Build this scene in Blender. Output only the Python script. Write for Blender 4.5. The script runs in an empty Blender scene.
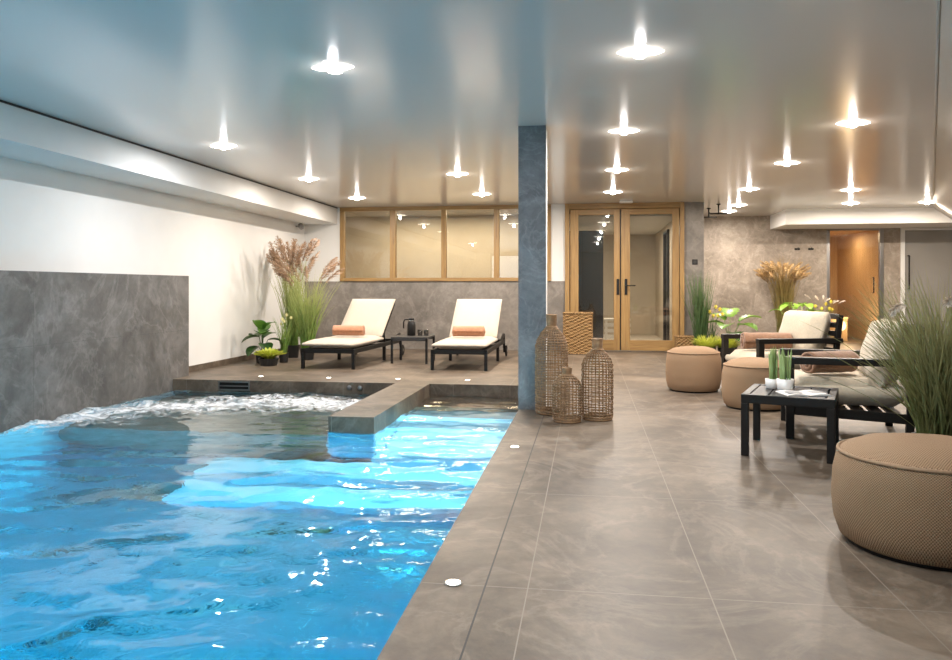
import bpy, bmesh, math, random
from math import sin, cos, pi, radians, sqrt, exp
from mathutils import Vector, Matrix, noise
random.seed(7)
COL = bpy.context.scene.collection
sc = bpy.context.scene

# ------------------------------------------------------------------ materials
def nt(name):
    m = bpy.data.materials.new(name); m.use_nodes = True
    t = m.node_tree; t.nodes.clear()
    out = t.nodes.new('ShaderNodeOutputMaterial')
    return m, t, out
def N(t, typ, **kw):
    n = t.nodes.new(typ)
    for k, v in kw.items():
        if k.startswith('_'): setattr(n, k[1:], v)
        else: n.inputs[k.replace('__', ' ')].default_value = v
    return n
def L(t, a, b): t.links.new(a, b)
def rgba(c): return (c[0], c[1], c[2], 1.0)
def ramp(t, fac, stops):
    r = t.nodes.new('ShaderNodeValToRGB')
    els = r.color_ramp.elements
    els[0].position, els[0].color = stops[0][0], rgba(stops[0][1])
    els[1].position, els[1].color = stops[-1][0], rgba(stops[-1][1])
    for p, c in stops[1:-1]:
        e = els.new(p); e.color = rgba(c)
    L(t, fac, r.inputs[0]); return r
def math_(t, op, a, b=None, c=None):
    n = t.nodes.new('ShaderNodeMath'); n.operation = op
    for i, v in enumerate((a, b, c)):
        if v is None: continue
        if isinstance(v, (int, float)): n.inputs[i].default_value = v
        else: L(t, v, n.inputs[i])
    return n.outputs[0]
def pmat(name, col, rough=.5, metal=0., spec=.5, var=.0, scale=20., bump=0., bscale=80., emit=None, estr=0., coat=0., coords='Object', stretch=(1,1,1), sheen=0., sss=None):
    """plain principled material with a little noise variation and bump"""
    m, t, out = nt(name)
    b = N(t, 'ShaderNodeBsdfPrincipled', Roughness=rough, Metallic=metal)
    b.inputs['Specular IOR Level'].default_value = spec
    b.inputs['Coat Weight'].default_value = coat
    b.inputs['Coat Roughness'].default_value = .12
    b.inputs['Sheen Weight'].default_value = sheen
    b.inputs['Base Color'].default_value = rgba(col)
    L(t, b.outputs[0], out.inputs[0])
    tc = N(t, 'ShaderNodeTexCoord'); mp = N(t, 'ShaderNodeMapping', Scale=stretch)
    L(t, tc.outputs[coords], mp.inputs[0])
    if var:
        n = N(t, 'ShaderNodeTexNoise', Scale=scale, Detail=4.)
        L(t, mp.outputs[0], n.inputs['Vector'])
        lo = [max(0, x*(1-var)) for x in col]; hi = [min(1, x*(1+var)) for x in col]
        r = ramp(t, n.outputs[0], [(.3, lo), (.7, hi)]); L(t, r.outputs[0], b.inputs['Base Color'])
    if bump:
        n = N(t, 'ShaderNodeTexNoise', Scale=bscale, Detail=3.)
        L(t, mp.outputs[0], n.inputs['Vector'])
        bp = N(t, 'ShaderNodeBump', Strength=bump, Distance=.01)
        L(t, n.outputs[0], bp.inputs['Height']); L(t, bp.outputs[0], b.inputs['Normal'])
    if emit:
        b.inputs['Emission Color'].default_value = rgba(emit); b.inputs['Emission Strength'].default_value = estr
    return m
def stone(name, c0, c1, c2, rough=.45, scale=1.2, joints=None, jcol=(.3,.27,.23), vein=.35, bump=.25, seed=0., jw=.003, dark=None, spec=.4):
    """slate-look stone; joints = (axis_u, offset_u, pitch_u, axis_v, offset_v, pitch_v) in world metres"""
    m, t, out = nt(name)
    b = N(t, 'ShaderNodeBsdfPrincipled', Roughness=rough)
    b.inputs['Specular IOR Level'].default_value = spec
    g = N(t, 'ShaderNodeNewGeometry')
    mp = N(t, 'ShaderNodeMapping', Location=(seed, seed*.7, seed*1.3)); L(t, g.outputs['Position'], mp.inputs[0])
    n1 = N(t, 'ShaderNodeTexNoise', Scale=scale, Detail=10., Roughness=.66, Distortion=.5); L(t, mp.outputs[0], n1.inputs['Vector'])
    n2 = N(t, 'ShaderNodeTexNoise', Scale=scale*5, Detail=9., Roughness=.74, Distortion=.6); L(t, mp.outputs[0], n2.inputs['Vector'])
    mx = math_(t, 'ADD', math_(t, 'MULTIPLY', n1.outputs[0], .65), math_(t, 'MULTIPLY', n2.outputs[0], .35))
    r = ramp(t, mx, [(.36, c0), (.5, c1), (.66, c2)])
    # thin light veins
    n3 = N(t, 'ShaderNodeTexNoise', Scale=scale*1.1, Detail=7., Roughness=.62, Distortion=1.0); L(t, mp.outputs[0], n3.inputs['Vector'])
    v = math_(t, 'ABSOLUTE', math_(t, 'SUBTRACT', n3.outputs[0], .5))
    v = math_(t, 'SUBTRACT', 1., math_(t, 'MINIMUM', math_(t, 'MULTIPLY', v, 30.), 1.))
    v = math_(t, 'MULTIPLY', v, math_(t, 'MULTIPLY', n2.outputs[0], vein))
    mix = N(t, 'ShaderNodeMix', _data_type='RGBA'); L(t, v, mix.inputs[0]); L(t, r.outputs[0], mix.inputs[6])
    mix.inputs[7].default_value = rgba([min(1, x*1.6+.08) for x in c2])
    col = mix.outputs[2]
    hgt = mx
    if joints:
        sx = N(t, 'ShaderNodeSeparateXYZ'); L(t, g.outputs['Position'], sx.inputs[0])
        js = []
        for ax, off, pit in (joints[0:3], joints[3:6]):
            if pit is None: continue
            f = math_(t, 'FRACT', math_(t, 'DIVIDE', math_(t, 'SUBTRACT', sx.outputs[ax], off-1000*pit), pit))
            d = math_(t, 'MULTIPLY', math_(t, 'MINIMUM', f, math_(t, 'SUBTRACT', 1., f)), pit)
            js.append(math_(t, 'LESS_THAN', d, jw))
        j = js[0] if len(js) == 1 else math_(t, 'MAXIMUM', js[0], js[1])
        mj = N(t, 'ShaderNodeMix', _data_type='RGBA'); L(t, j, mj.inputs[0]); L(t, col, mj.inputs[6]); mj.inputs[7].default_value = rgba(jcol)
        col = mj.outputs[2]
        if dark is not None:
            dj = math_(t, 'LESS_THAN', math_(t, 'ABSOLUTE', math_(t, 'SUBTRACT', sx.outputs[0], dark)), .0032)
            md = N(t, 'ShaderNodeMix', _data_type='RGBA'); L(t, dj, md.inputs[0]); L(t, col, md.inputs[6]); md.inputs[7].default_value = (.02,.018,.016,1)
            col = md.outputs[2]
        hgt = math_(t, 'SUBTRACT', mx, math_(t, 'MULTIPLY', j, .5))
    L(t, col, b.inputs['Base Color'])
    rr = math_(t, 'ADD', rough-.08, math_(t, 'MULTIPLY', n2.outputs[0], .16)); L(t, rr, b.inputs['Roughness'])
    bp = N(t, 'ShaderNodeBump', Strength=bump, Distance=.008); L(t, hgt, bp.inputs['Height']); L(t, bp.outputs[0], b.inputs['Normal'])
    L(t, b.outputs[0], out.inputs[0])
    return m
def wood(name, c0, c1, axis, rough=.45):
    m, t, out = nt(name)
    b = N(t, 'ShaderNodeBsdfPrincipled', Roughness=rough)
    g = N(t, 'ShaderNodeNewGeometry'); s = [22, 22, 22]; s[axis] = 1.3
    mp = N(t, 'ShaderNodeMapping', Scale=tuple(s)); L(t, g.outputs['Position'], mp.inputs[0])
    n = N(t, 'ShaderNodeTexNoise', Scale=1.6, Detail=6., Roughness=.6, Distortion=.6); L(t, mp.outputs[0], n.inputs['Vector'])
    r = ramp(t, n.outputs[0], [(.3, c0), (.7, c1)]); L(t, r.outputs[0], b.inputs['Base Color'])
    bp = N(t, 'ShaderNodeBump', Strength=.15, Distance=.003); L(t, n.outputs[0], bp.inputs['Height']); L(t, bp.outputs[0], b.inputs['Normal'])
    L(t, b.outputs[0], out.inputs[0]); return m
def weave(name, c0, c1, su, sv, rough=.8, bump=.6, dist=.004):
    """woven cloth / basket: checker-like crossing of two wave directions around the object's own axis"""
    m, t, out = nt(name)
    b = N(t, 'ShaderNodeBsdfPrincipled', Roughness=rough); b.inputs['Specular IOR Level'].default_value = .2
    tc = N(t, 'ShaderNodeTexCoord'); sx = N(t, 'ShaderNodeSeparateXYZ'); L(t, tc.outputs['Object'], sx.inputs[0])
    ang = math_(t, 'ARCTAN2', sx.outputs[1], sx.outputs[0])
    rad = math_(t, 'SQRT', math_(t, 'ADD', math_(t, 'MULTIPLY', sx.outputs[0], sx.outputs[0]), math_(t, 'MULTIPLY', sx.outputs[1], sx.outputs[1])))
    zz = math_(t, 'SUBTRACT', sx.outputs[2], rad)
    nn = N(t, 'ShaderNodeTexNoise', Scale=9., Detail=2.); L(t, tc.outputs['Object'], nn.inputs['Vector'])
    u = math_(t, 'SINE', math_(t, 'MULTIPLY', ang, su)); v = math_(t, 'SINE', math_(t, 'ADD', math_(t, 'MULTIPLY', zz, sv), math_(t, 'MULTIPLY', nn.outputs[0], 1.2)))
    w = math_(t, 'MULTIPLY_ADD', math_(t, 'MULTIPLY', u, v), .5, .5)
    r = ramp(t, w, [(.1, c0), (.75, c1)]); L(t, r.outputs[0], b.inputs['Base Color'])
    bp = N(t, 'ShaderNodeBump', Strength=bump, Distance=dist); L(t, w, bp.inputs['Height']); L(t, bp.outputs[0], b.inputs['Normal'])
    L(t, b.outputs[0], out.inputs[0]); return m
def cross(name, c0, c1, k, rough=.8):
    m, t, out = nt(name)
    b = N(t, 'ShaderNodeBsdfPrincipled', Roughness=rough); b.inputs['Specular IOR Level'].default_value = .2
    tc = N(t, 'ShaderNodeTexCoord'); sx = N(t, 'ShaderNodeSeparateXYZ'); L(t, tc.outputs['Object'], sx.inputs[0])
    u = math_(t, 'SINE', math_(t, 'MULTIPLY', sx.outputs[0], k)); v = math_(t, 'SINE', math_(t, 'MULTIPLY', sx.outputs[1], k))
    w = math_(t, 'MULTIPLY_ADD', math_(t, 'MULTIPLY', u, v), .5, .5)
    r = ramp(t, w, [(.1, c0), (.75, c1)]); L(t, r.outputs[0], b.inputs['Base Color'])
    bp = N(t, 'ShaderNodeBump', Strength=.7, Distance=.003); L(t, w, bp.inputs['Height']); L(t, bp.outputs[0], b.inputs['Normal'])
    L(t, b.outputs[0], out.inputs[0]); return m
def emitter(name, col, s):
    m, t, out = nt(name); e = N(t, 'ShaderNodeEmission', Color=rgba(col), Strength=s); L(t, e.outputs[0], out.inputs[0]); return m
def glass(name, tint=(1,1,1), rough=0., refl=1.):
    """thin pane: clear with fresnel reflection"""
    m, t, out = nt(name)
    fr = N(t, 'ShaderNodeFresnel', IOR=1.5); tr = N(t, 'ShaderNodeBsdfTransparent', Color=rgba(tint)); gl = N(t, 'ShaderNodeBsdfGlossy', Roughness=rough)
    mx = N(t, 'ShaderNodeMixShader'); L(t, math_(t, 'MULTIPLY', fr.outputs[0], 1.6*refl), mx.inputs[0]); L(t, tr.outputs[0], mx.inputs[1]); L(t, gl.outputs[0], mx.inputs[2])
    L(t, mx.outputs[0], out.inputs[0]); return m

M = {}
M['floor'] = stone('floor_stone', (.045,.032,.022), (.112,.085,.061), (.220,.170,.124), rough=.46, scale=1.3, joints=(0, -.207, .622, 1, 2.672, 1.24), jcol=(.21,.175,.14), vein=.25, bump=.3, jw=.0022, dark=-.357, spec=.32)
M['slate'] = stone('dark_slate', (.06,.057,.054), (.115,.109,.102), (.21,.20,.19), rough=.5, scale=1.3, joints=(1, 8.58, 1.3, 2, .55, 2.0), jcol=(.06,.058,.055), vein=.3, bump=.3, seed=4., jw=.0012)
M['wallstone'] = stone('wall_stone', (.13,.115,.10), (.205,.182,.158), (.31,.28,.245), rough=.55, scale=1.6, vein=.2, bump=.3, seed=9.)
M['alcovestone'] = stone('alcove_stone', (.20,.165,.125), (.30,.25,.20), (.43,.37,.30), rough=.6, scale=2.4, vein=.3, bump=.35, seed=15.)
M['column'] = stone('column_stone', (.085,.09,.095), (.135,.142,.148), (.20,.21,.215), rough=.5, scale=3., vein=.3, bump=.5, seed=21.)
M['white'] = pmat('white_plaster', (.74,.73,.70), rough=.75, var=.02, scale=3, bump=.05, bscale=120)
M['beige'] = pmat('beige_plaster', (.52,.46,.38), rough=.8, var=.05, scale=3)
M['darkpanel'] = pmat('dark_panel', (.035,.035,.04), rough=.35, var=.1)
M['lightfloor'] = pmat('pale_floor', (.55,.5,.43), rough=.5, var=.05, scale=4)
M['woodH'] = wood('oak_horizontal', (.24,.135,.045), (.41,.25,.09), 0)
M['woodV'] = wood('oak_vertical', (.24,.135,.045), (.41,.25,.09), 2)
M['saunawood'] = wood('sauna_wood', (.50,.33,.17), (.64,.45,.26), 2, .6)
M['black'] = pmat('black_metal', (.010,.009,.008), spec=.3, rough=.45, var=.2, scale=60)
M['blackwood'] = pmat('black_slat', (.022,.020,.019), rough=.5, var=.25, scale=30, bump=.15, bscale=150)
M['cushion'] = pmat('cream_cushion', (.50,.43,.345), rough=.9, var=.05, scale=60, bump=.25, bscale=260, sheen=.2)
M['cushion2'] = pmat('oat_cushion', (.58,.50,.38), rough=.92, var=.08, scale=60, bump=.3, bscale=240, sheen=.2)
M['towel'] = pmat('terracotta_towel', (.47,.22,.12), rough=.95, var=.12, scale=40, bump=.4, bscale=200, sheen=.3)
M['blanket'] = pmat('brown_blanket', (.29,.155,.088), rough=.95, var=.16, scale=30, bump=.4, bscale=150, sheen=.3)
M['pouf'] = weave('pouf_weave_near', (.12,.07,.036), (.40,.26,.155), 210., 520., bump=.8, dist=.003)
M['pouf_top'] = cross('pouf_weave_top', (.15,.088,.046), (.42,.275,.165), 560.)
M['pouf_far'] = weave('pouf_weave_far', (.26,.165,.095), (.37,.24,.145), 150., 380., bump=.4)
M['piping'] = pmat('pouf_piping', (.32,.205,.12), rough=.9, var=.1, scale=80)
M['rattan'] = pmat('rattan_wire', (.25,.145,.07), rough=.6, var=.35, scale=25, bump=.3, bscale=90)
M['wicker'] = weave('wicker_basket', (.13,.07,.03), (.46,.29,.13), 26., 170., rough=.65, bump=1., dist=.012)
M['pot'] = pmat('black_pot', (.02,.02,.02), rough=.4)
M['whitepot'] = pmat('white_pot', (.75,.73,.70), rough=.35)
M['soil'] = pmat('soil', (.05,.035,.025), rough=.95, var=.4, bump=.8)
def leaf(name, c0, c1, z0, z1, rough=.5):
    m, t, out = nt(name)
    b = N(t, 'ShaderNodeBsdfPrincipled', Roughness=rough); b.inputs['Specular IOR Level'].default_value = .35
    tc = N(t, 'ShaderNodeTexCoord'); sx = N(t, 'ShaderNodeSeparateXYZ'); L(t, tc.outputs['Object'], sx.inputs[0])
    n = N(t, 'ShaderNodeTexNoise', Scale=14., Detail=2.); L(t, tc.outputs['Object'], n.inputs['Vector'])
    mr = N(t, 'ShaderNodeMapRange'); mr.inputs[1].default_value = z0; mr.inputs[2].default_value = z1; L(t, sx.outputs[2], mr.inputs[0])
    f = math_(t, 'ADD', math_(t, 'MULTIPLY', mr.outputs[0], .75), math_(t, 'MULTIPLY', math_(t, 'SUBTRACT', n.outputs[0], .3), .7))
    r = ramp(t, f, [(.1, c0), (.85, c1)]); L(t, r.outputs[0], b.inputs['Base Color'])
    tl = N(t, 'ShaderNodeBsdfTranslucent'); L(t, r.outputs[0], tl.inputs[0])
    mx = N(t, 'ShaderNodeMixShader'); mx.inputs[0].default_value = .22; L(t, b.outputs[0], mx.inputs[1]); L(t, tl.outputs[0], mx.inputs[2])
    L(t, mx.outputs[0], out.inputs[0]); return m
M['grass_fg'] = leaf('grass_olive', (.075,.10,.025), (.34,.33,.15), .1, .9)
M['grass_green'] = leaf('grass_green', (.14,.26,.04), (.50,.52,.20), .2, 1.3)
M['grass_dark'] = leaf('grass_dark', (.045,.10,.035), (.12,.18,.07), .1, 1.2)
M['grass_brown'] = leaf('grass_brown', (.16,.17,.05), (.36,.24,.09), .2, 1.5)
M['plume'] = pmat('pampas_plume', (.46,.31,.20), rough=.95, var=.3, scale=30)
M['plume_pale'] = pmat('pale_plume', (.74,.66,.56), rough=.95, var=.15, scale=30)
M['plume_gold'] = pmat('gold_plume', (.50,.34,.16), rough=.95, var=.25, scale=30)
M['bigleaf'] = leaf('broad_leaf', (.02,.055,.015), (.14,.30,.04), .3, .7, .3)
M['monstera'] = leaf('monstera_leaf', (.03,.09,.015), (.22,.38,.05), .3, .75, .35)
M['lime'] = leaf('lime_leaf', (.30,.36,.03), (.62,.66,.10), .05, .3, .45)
M['yellow'] = pmat('yellow_petal', (.85,.74,.16), rough=.6, var=.1)
M['cream_petal'] = pmat('cream_petal', (.85,.80,.45), rough=.6, var=.1)
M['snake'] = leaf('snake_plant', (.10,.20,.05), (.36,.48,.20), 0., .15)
M['chrome'] = pmat('chrome', (.6,.6,.6), rough=.2, metal=1.)
M['steel'] = pmat('brushed_steel', (.35,.34,.33), rough=.35, metal=1.)
M['glass'] = glass('clear_glass', (.93,.92,.88))
M['frost'] = pmat('grey_door_glass', (.30,.285,.26), rough=.22, spec=.6, var=.04, scale=2)
M['drink'] = glass('drinking_glass', (.96,.96,.96), refl=2.2)
M['lamp'] = emitter('lamp_core', (1., .93, .82), 26.)
M['crystal'] = emitter('star_glow', (1., .93, .83), 9.)  # glow colour for the star of light around each spotlight
M['decklamp'] = emitter('deck_lamp', (1., .94, .84), 14.)
M['saunalamp'] = emitter('sauna_lamp_glow', (1., .70, .38), 4.)
M['paper'] = pmat('paper', (.82,.80,.77), rough=.5, var=.08, scale=25)
M['ink'] = pmat('ink', (.35,.34,.34), rough=.6)
def ceiling_mat():
    m, t, out = nt('stretch_ceiling')
    b = N(t, 'ShaderNodeBsdfPrincipled', Roughness=.24); b.inputs['Base Color'].default_value = (.66,.63,.59,1)
    b.inputs['Specular IOR Level'].default_value = .75
    g = N(t, 'ShaderNodeNewGeometry'); n = N(t, 'ShaderNodeTexNoise', Scale=.8, Detail=2.); L(t, g.outputs['Position'], n.inputs['Vector'])
    L(t, math_(t, 'MULTIPLY_ADD', n.outputs[0], .05, .155), b.inputs['Roughness'])
    L(t, b.outputs[0], out.inputs[0]); return m
M['ceiling'] = ceiling_mat()
def liner_mat(name, col):
    return pmat(name, col, rough=.6, var=.05, scale=5)
M['liner'] = liner_mat('pool_liner', (.50,.68,.78))
M['bench'] = stone('bench_stone', (.18,.18,.17), (.25,.25,.235), (.34,.335,.32), scale=2., vein=.3, seed=31.)
def water_mat():
    m, t, out = nt('pool_water')
    gl = N(t, 'ShaderNodeBsdfGlass', Roughness=0., IOR=1.33)
    g = N(t, 'ShaderNodeNewGeometry')
    n = N(t, 'ShaderNodeTexNoise', Scale=5.5, Detail=3., Distortion=.8); L(t, g.outputs['Position'], n.inputs['Vector'])
    bp = N(t, 'ShaderNodeBump', Strength=.35, Distance=.012); L(t, n.outputs[0], bp.inputs['Height']); L(t, bp.outputs[0], gl.inputs['Normal'])
    at = N(t, 'ShaderNodeAttribute', _attribute_name='foam')
    n2 = N(t, 'ShaderNodeTexNoise', Scale=9., Detail=8., Roughness=.72, Distortion=1.2); L(t, g.outputs['Position'], n2.inputs['Vector'])
    f = math_(t, 'ADD', at.outputs['Fac'], math_(t, 'MULTIPLY', math_(t, 'SUBTRACT', n2.outputs[0], .5), 3.0))
    f = math_(t, 'MULTIPLY', math_(t, 'SUBTRACT', f, .56), 1.5)
    cl = N(t, 'ShaderNodeClamp'); L(t, f, cl.inputs[0]); f = math_(t, 'MULTIPLY', cl.outputs[0], .85)
    df = N(t, 'ShaderNodeBsdfDiffuse', Color=(.86,.88,.9,1))
    mx = N(t, 'ShaderNodeMixShader'); L(t, f, mx.inputs[0]); L(t, gl.outputs[0], mx.inputs[1]); L(t, df.outputs[0], mx.inputs[2])
    L(t, mx.outputs[0], out.inputs['Surface'])
    va = N(t, 'ShaderNodeVolumeAbsorption', Color=(.07,.86,.96,1), Density=.50); L(t, va.outputs[0], out.inputs['Volume'])
    return m
M['water'] = water_mat()

# ------------------------------------------------------------------ mesh helpers
def BM(): return bmesh.new()
def link(name, bm, mat, parent=None, smooth=False, bevel=0., loc=None, rz=0., subsurf=0, autos=None):
    me = bpy.data.meshes.new(name); bm.normal_update(); bm.to_mesh(me); bm.free()
    if isinstance(mat, (list, tuple)):
        for x in mat: me.materials.append(x)
    else: me.materials.append(mat)
    if smooth:
        for p in me.polygons: p.use_smooth = True
    o = bpy.data.objects.new(name, me); COL.objects.link(o)
    if loc is not None: o.location = loc
    o.rotation_euler = (0, 0, rz)
    if parent is not None: o.parent = parent
    if bevel:
        b = o.modifiers.new('bevel', 'BEVEL'); b.width = bevel; b.segments = 2; b.limit_method = 'ANGLE'; b.angle_limit = radians(40)
    if subsurf:
        s = o.modifiers.new('sub', 'SUBSURF'); s.levels = subsurf; s.render_levels = subsurf
    return o
def box(bm, x0, x1, y0, y1, z0, z1, mat=None, mi=0):
    vs = [bm.verts.new((x, y, z)) for z in (z0, z1) for x, y in ((x0, y0), (x1, y0), (x1, y1), (x0, y1))]
    if mat is not None:
        for v in vs: v.co = mat @ v.co
    for f in ((3,2,1,0), (4,5,6,7), (0,1,5,4), (1,2,6,5), (2,3,7,6), (3,0,4,7)):
        fc = bm.faces.new([vs[i] for i in f]); fc.material_index = mi
    return vs
def prism(bm, pts, a, b, axis=1):
    """extrude polygon pts (2-tuples) between a and b along axis"""
    def mk(p, q):
        if axis == 1: return (p[0], q, p[1])
        if axis == 0: return (q, p[0], p[1])
        return (p[0], p[1], q)
    A = [bm.verts.new(mk(p, a)) for p in pts]; B = [bm.verts.new(mk(p, b)) for p in pts]
    n = len(pts)
    bm.faces.new(A); bm.faces.new(B[::-1])
    for i in range(n): bm.faces.new((A[i], B[i], B[(i+1) % n], A[(i+1) % n]))
    bmesh.ops.recalc_face_normals(bm, faces=bm.faces)
def lathe(bm, prof, n=32, cx=0, cy=0, cap=True, wob=None):
    rings = []
    for r, z in prof:
        rings.append([bm.verts.new((cx + r*cos(2*pi*i/n), cy + r*sin(2*pi*i/n), z)) for i in range(n)])
    for a, b in zip(rings, rings[1:]):
        for i in range(n): bm.faces.new((a[i], a[(i+1) % n], b[(i+1) % n], b[i]))
    if cap:
        if prof[0][0] > 1e-4: bm.faces.new(rings[0][::-1])
        if prof[-1][0] > 1e-4: bm.faces.new(rings[-1])
def tube(bm, pts, r, n=6, closed=False, cap=True):
    pts = [Vector(p) for p in pts]; rings = []; m = len(pts)
    up = None
    for i, p in enumerate(pts):
        if closed: d = pts[(i+1) % m] - pts[i-1]
        else: d = pts[min(i+1, m-1)] - pts[max(i-1, 0)]
        d.normalize()
        if up is None:
            up = Vector((0,0,1)) if abs(d.z) < .9 else Vector((1,0,0))
        s = d.cross(up).normalized(); u = s.cross(d).normalized(); up = u
        rr = r[i] if isinstance(r, (list, tuple)) else r
        rings.append([bm.verts.new(p + s*rr*cos(2*pi*k/n) + u*rr*sin(2*pi*k/n)) for k in range(n)])
    rng = range(m) if closed else range(m-1)
    for i in rng:
        a, b = rings[i], rings[(i+1) % m]
        for k in range(n): bm.faces.new((a[k], a[(k+1) % n], b[(k+1) % n], b[k]))
    if cap and not closed:
        bm.faces.new(rings[0][::-1]); bm.faces.new(rings[-1])
def bar(bm, a, b, w, h, up=(0,0,1)):
    a = Vector(a); b = Vector(b); d = (b-a).normalized(); up = Vector(up)
    s = d.cross(up).normalized(); u = s.cross(d).normalized()
    vs = []
    for p in (a, b):
        for sx, sy in ((-1,-1), (1,-1), (1,1), (-1,1)): vs.append(bm.verts.new(p + s*sx*w/2 + u*sy*h/2))
    for f in ((3,2,1,0), (4,5,6,7), (0,1,5,4), (1,2,6,5), (2,3,7,6), (3,0,4,7)): bm.faces.new([vs[i] for i in f])
def cushion(bm, sx, sy, sz, mat=None, n=10, puff=.25, e=.16, wrk=0.006, seed=0):
    """soft box centred on origin; thickness sz, puffed in the middle, rounded edges"""
    bmesh.ops.create_cube(bm, size=1.)
    es = list(bm.edges); bmesh.ops.subdivide_edges(bm, edges=es, cuts=n, use_grid_fill=True)
    for v in bm.verts:
        x, y, z = v.co*2
        fx = 1 - (1-min(1, (1-abs(x))/e))**2*.55 if abs(x) > 1-e else 1
        k = max(0, (1-x*x))*max(0, (1-y*y))
        zz = z*((1-puff) + puff*k**.35)
        # rounded border
        m = max(abs(x), abs(y)); q = max(0, (m-(1-e))/e)
        zz *= sqrt(max(.12, 1-q*q*.85))
        xx = x*(1-.035*z*z); yy = y*(1-.035*z*z)
        p = Vector((xx*sx/2, yy*sy/2, zz*sz/2))
        p += Vector((0,0,1))*noise.noise(Vector((p.x*7+seed, p.y*7, p.z*5)))*wrk
        v.co = (mat @ p) if mat is not None else p
def tag(o, label, cat, group=None, kind=None):
    o['label'] = label; o['category'] = cat
    if group: o['group'] = group
    if kind: o['kind'] = kind
    return o
def thing(name, label, cat, loc=(0,0,0), rz=0., group=None):
    o = bpy.data.objects.new(name, None); COL.objects.link(o)
    o.location = loc; o.rotation_euler = (0, 0, rz); o.empty_display_size = .1
    return tag(o, label, cat, group)
def struct(o, label=None):
    o['kind'] = 'structure'
    if label: o['label'] = label
    return o
def copy_tree(o, parent=None):
    c = o.copy(); COL.objects.link(c)
    if parent is not None: c.parent = parent
    for ch in list(o.children): copy_tree(ch, c)
    return c
def sunk(o, **kw): return o

# ------------------------------------------------------------------ room shell
CZ = 2.45; WZ = -.13; PL, PR, PF, PN = -4.73, -.59, 8.22, -2.6
bm = BM()
box(bm, PR, 9.0, PN, PF, -1.5, 0)               # right deck
box(bm, -5.1, 9.0, PF, 18.5, -1.5, 0)           # far deck
box(bm, -5.1, 9.0, -4.2, PN, -1.5, 0)           # near deck
struct(link('floor', bm, M['floor']), 'grey brown stone tile floor around the pool')
bm = BM(); box(bm, -2.10, -1.715, 6.02, PF, -1.5, 0)
struct(link('pool_divider_wall', bm, M['floor']), 'low stone divider wall between spa corner and pool steps')
bm = BM()
box(bm, PL, PR, PN, PF, -1.5, -1.35)
T = .015
box(bm, PR-T, PR, PN, PF, -1.35, -.17)
box(bm, PL, PR, PN, PN+T, -1.35, -.17)
box(bm, PL, PL+T, PN, PF, -1.35, -.2)
box(bm, -1.715, -1.715+T, 6.0, PF, -1.35, -.17)
box(bm, -2.10, -1.70, 6.005, 6.02, -1.35, -.17)
struct(link('pool_basin', bm, M['liner']), 'pale blue lined swimming pool basin')
bm = BM()
ys = [7.5, 7.1, 6.7, 6.3]
for k, y in enumerate(ys):
    box(bm, -1.70, PR-T, y-.4, y, -1.35, -.16-.17*(k+1))
for k, y in enumerate((5.9, 5.5)):
    box(bm, -3.0, PR-T, y-.4, y, -1.35, -.16-.17*(k+5))
struct(link('pool_steps', bm, M['liner'], bevel=.012), 'white steps leading down into the pool')
bm = BM(); box(bm, -1.70, PR, 7.5, PF, -1.35, -.155)
struct(link('pool_landing', bm, M['floor']), 'stone landing just under the water')
bm = BM(); box(bm, PL+T, -2.10, 6.3, PF, -1.35, -.55)
struct(link('pool_bench', bm, M['bench'], bevel=.01), 'grey stone bench in the spa corner')

bm = BM(); box(bm, -5.1, 9., -4.2, 18.5, CZ, CZ+.1)
struct(link('ceiling', bm, M['ceiling']), 'satin stretch ceiling with spotlights')
bm = BM(); box(bm, -5.1, -4.92, -4.2, 13.0, -1.5, CZ)
struct(link('wall_left', bm, M['white']), 'white left wall')
bm = BM(); box(bm, -4.93, PL, -4.2, 8.58, -1.5, 1.195)
struct(link('wall_left_stone_panel', bm, M['slate'], bevel=.004), 'dark slate panel along the left wall above the pool')
bm = BM(); box(bm, -4.93, -4.32, -4.2, 12.86, 2.165, CZ)
struct(link('trim_1', bm, M['white']), 'white soffit along the left wall')
bm = BM(); box(bm, -4.33, -4.31, -4.2, 12.84, CZ-.018, CZ-.002)
struct(link('trim_2', bm, M['black']), 'thin dark shadow gap along the soffit')
# back wall: plinth, white pieces, openings
BY0, BY1 = 12.86, 13.0
bm = BM()
box(bm, -4.95, -.607, BY0, BY1, 0, 1.165); box(bm, -.607, -.374, BY0, BY1, 0, 1.165)
box(bm, 1.557, 1.873, BY0, BY1, 0, CZ)
box(bm, 1.76, 1.873, BY1, 15.5, 0, CZ)
struct(link('wall_back', bm, M['wallstone']), 'grey stone lower back wall')
bm = BM(); box(bm, -4.95, -4.27, BY0, BY1, 1.165, CZ); box(bm, -.607, -.374, BY0, BY1, 1.165, CZ)
struct(link('wall_back_plaster', bm, M['white']), 'white plaster parts of the back wall')
bm = BM(); box(bm, 1.76, 4.54, 15.5, 15.62, 0, CZ); box(bm, 5.56, 5.86, 15.5, 15.62, 0, CZ); box(bm, 4.54, 9., 15.5, 15.62, 2.19, CZ)
struct(link('wall_alcove', bm, M['alcovestone']), 'light grey stone wall at the back right')
bm = BM(); box(bm, 8.4, 8.5, -4.2, 18.5, 0, CZ)
struct(link('wall_right', bm, M['white']), 'white right wall')
bm = BM(); box(bm, -5.1, -3.8, -4.2, -4.1, 0, CZ); box(bm, -.6, 8.4, -4.2, -4.1, 0, CZ); box(bm, -3.8, -.6, -4.2, -4.1, 0, .9)
struct(link('wall_rear', bm, M['white']), 'white wall behind the camera')
# baseboards
bm = BM(); box(bm, -4.925, -4.90, 8.58, BY0, 0, .075)
struct(link('baseboard_left', bm, M['floor']), 'stone baseboard along the left wall')
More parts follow.
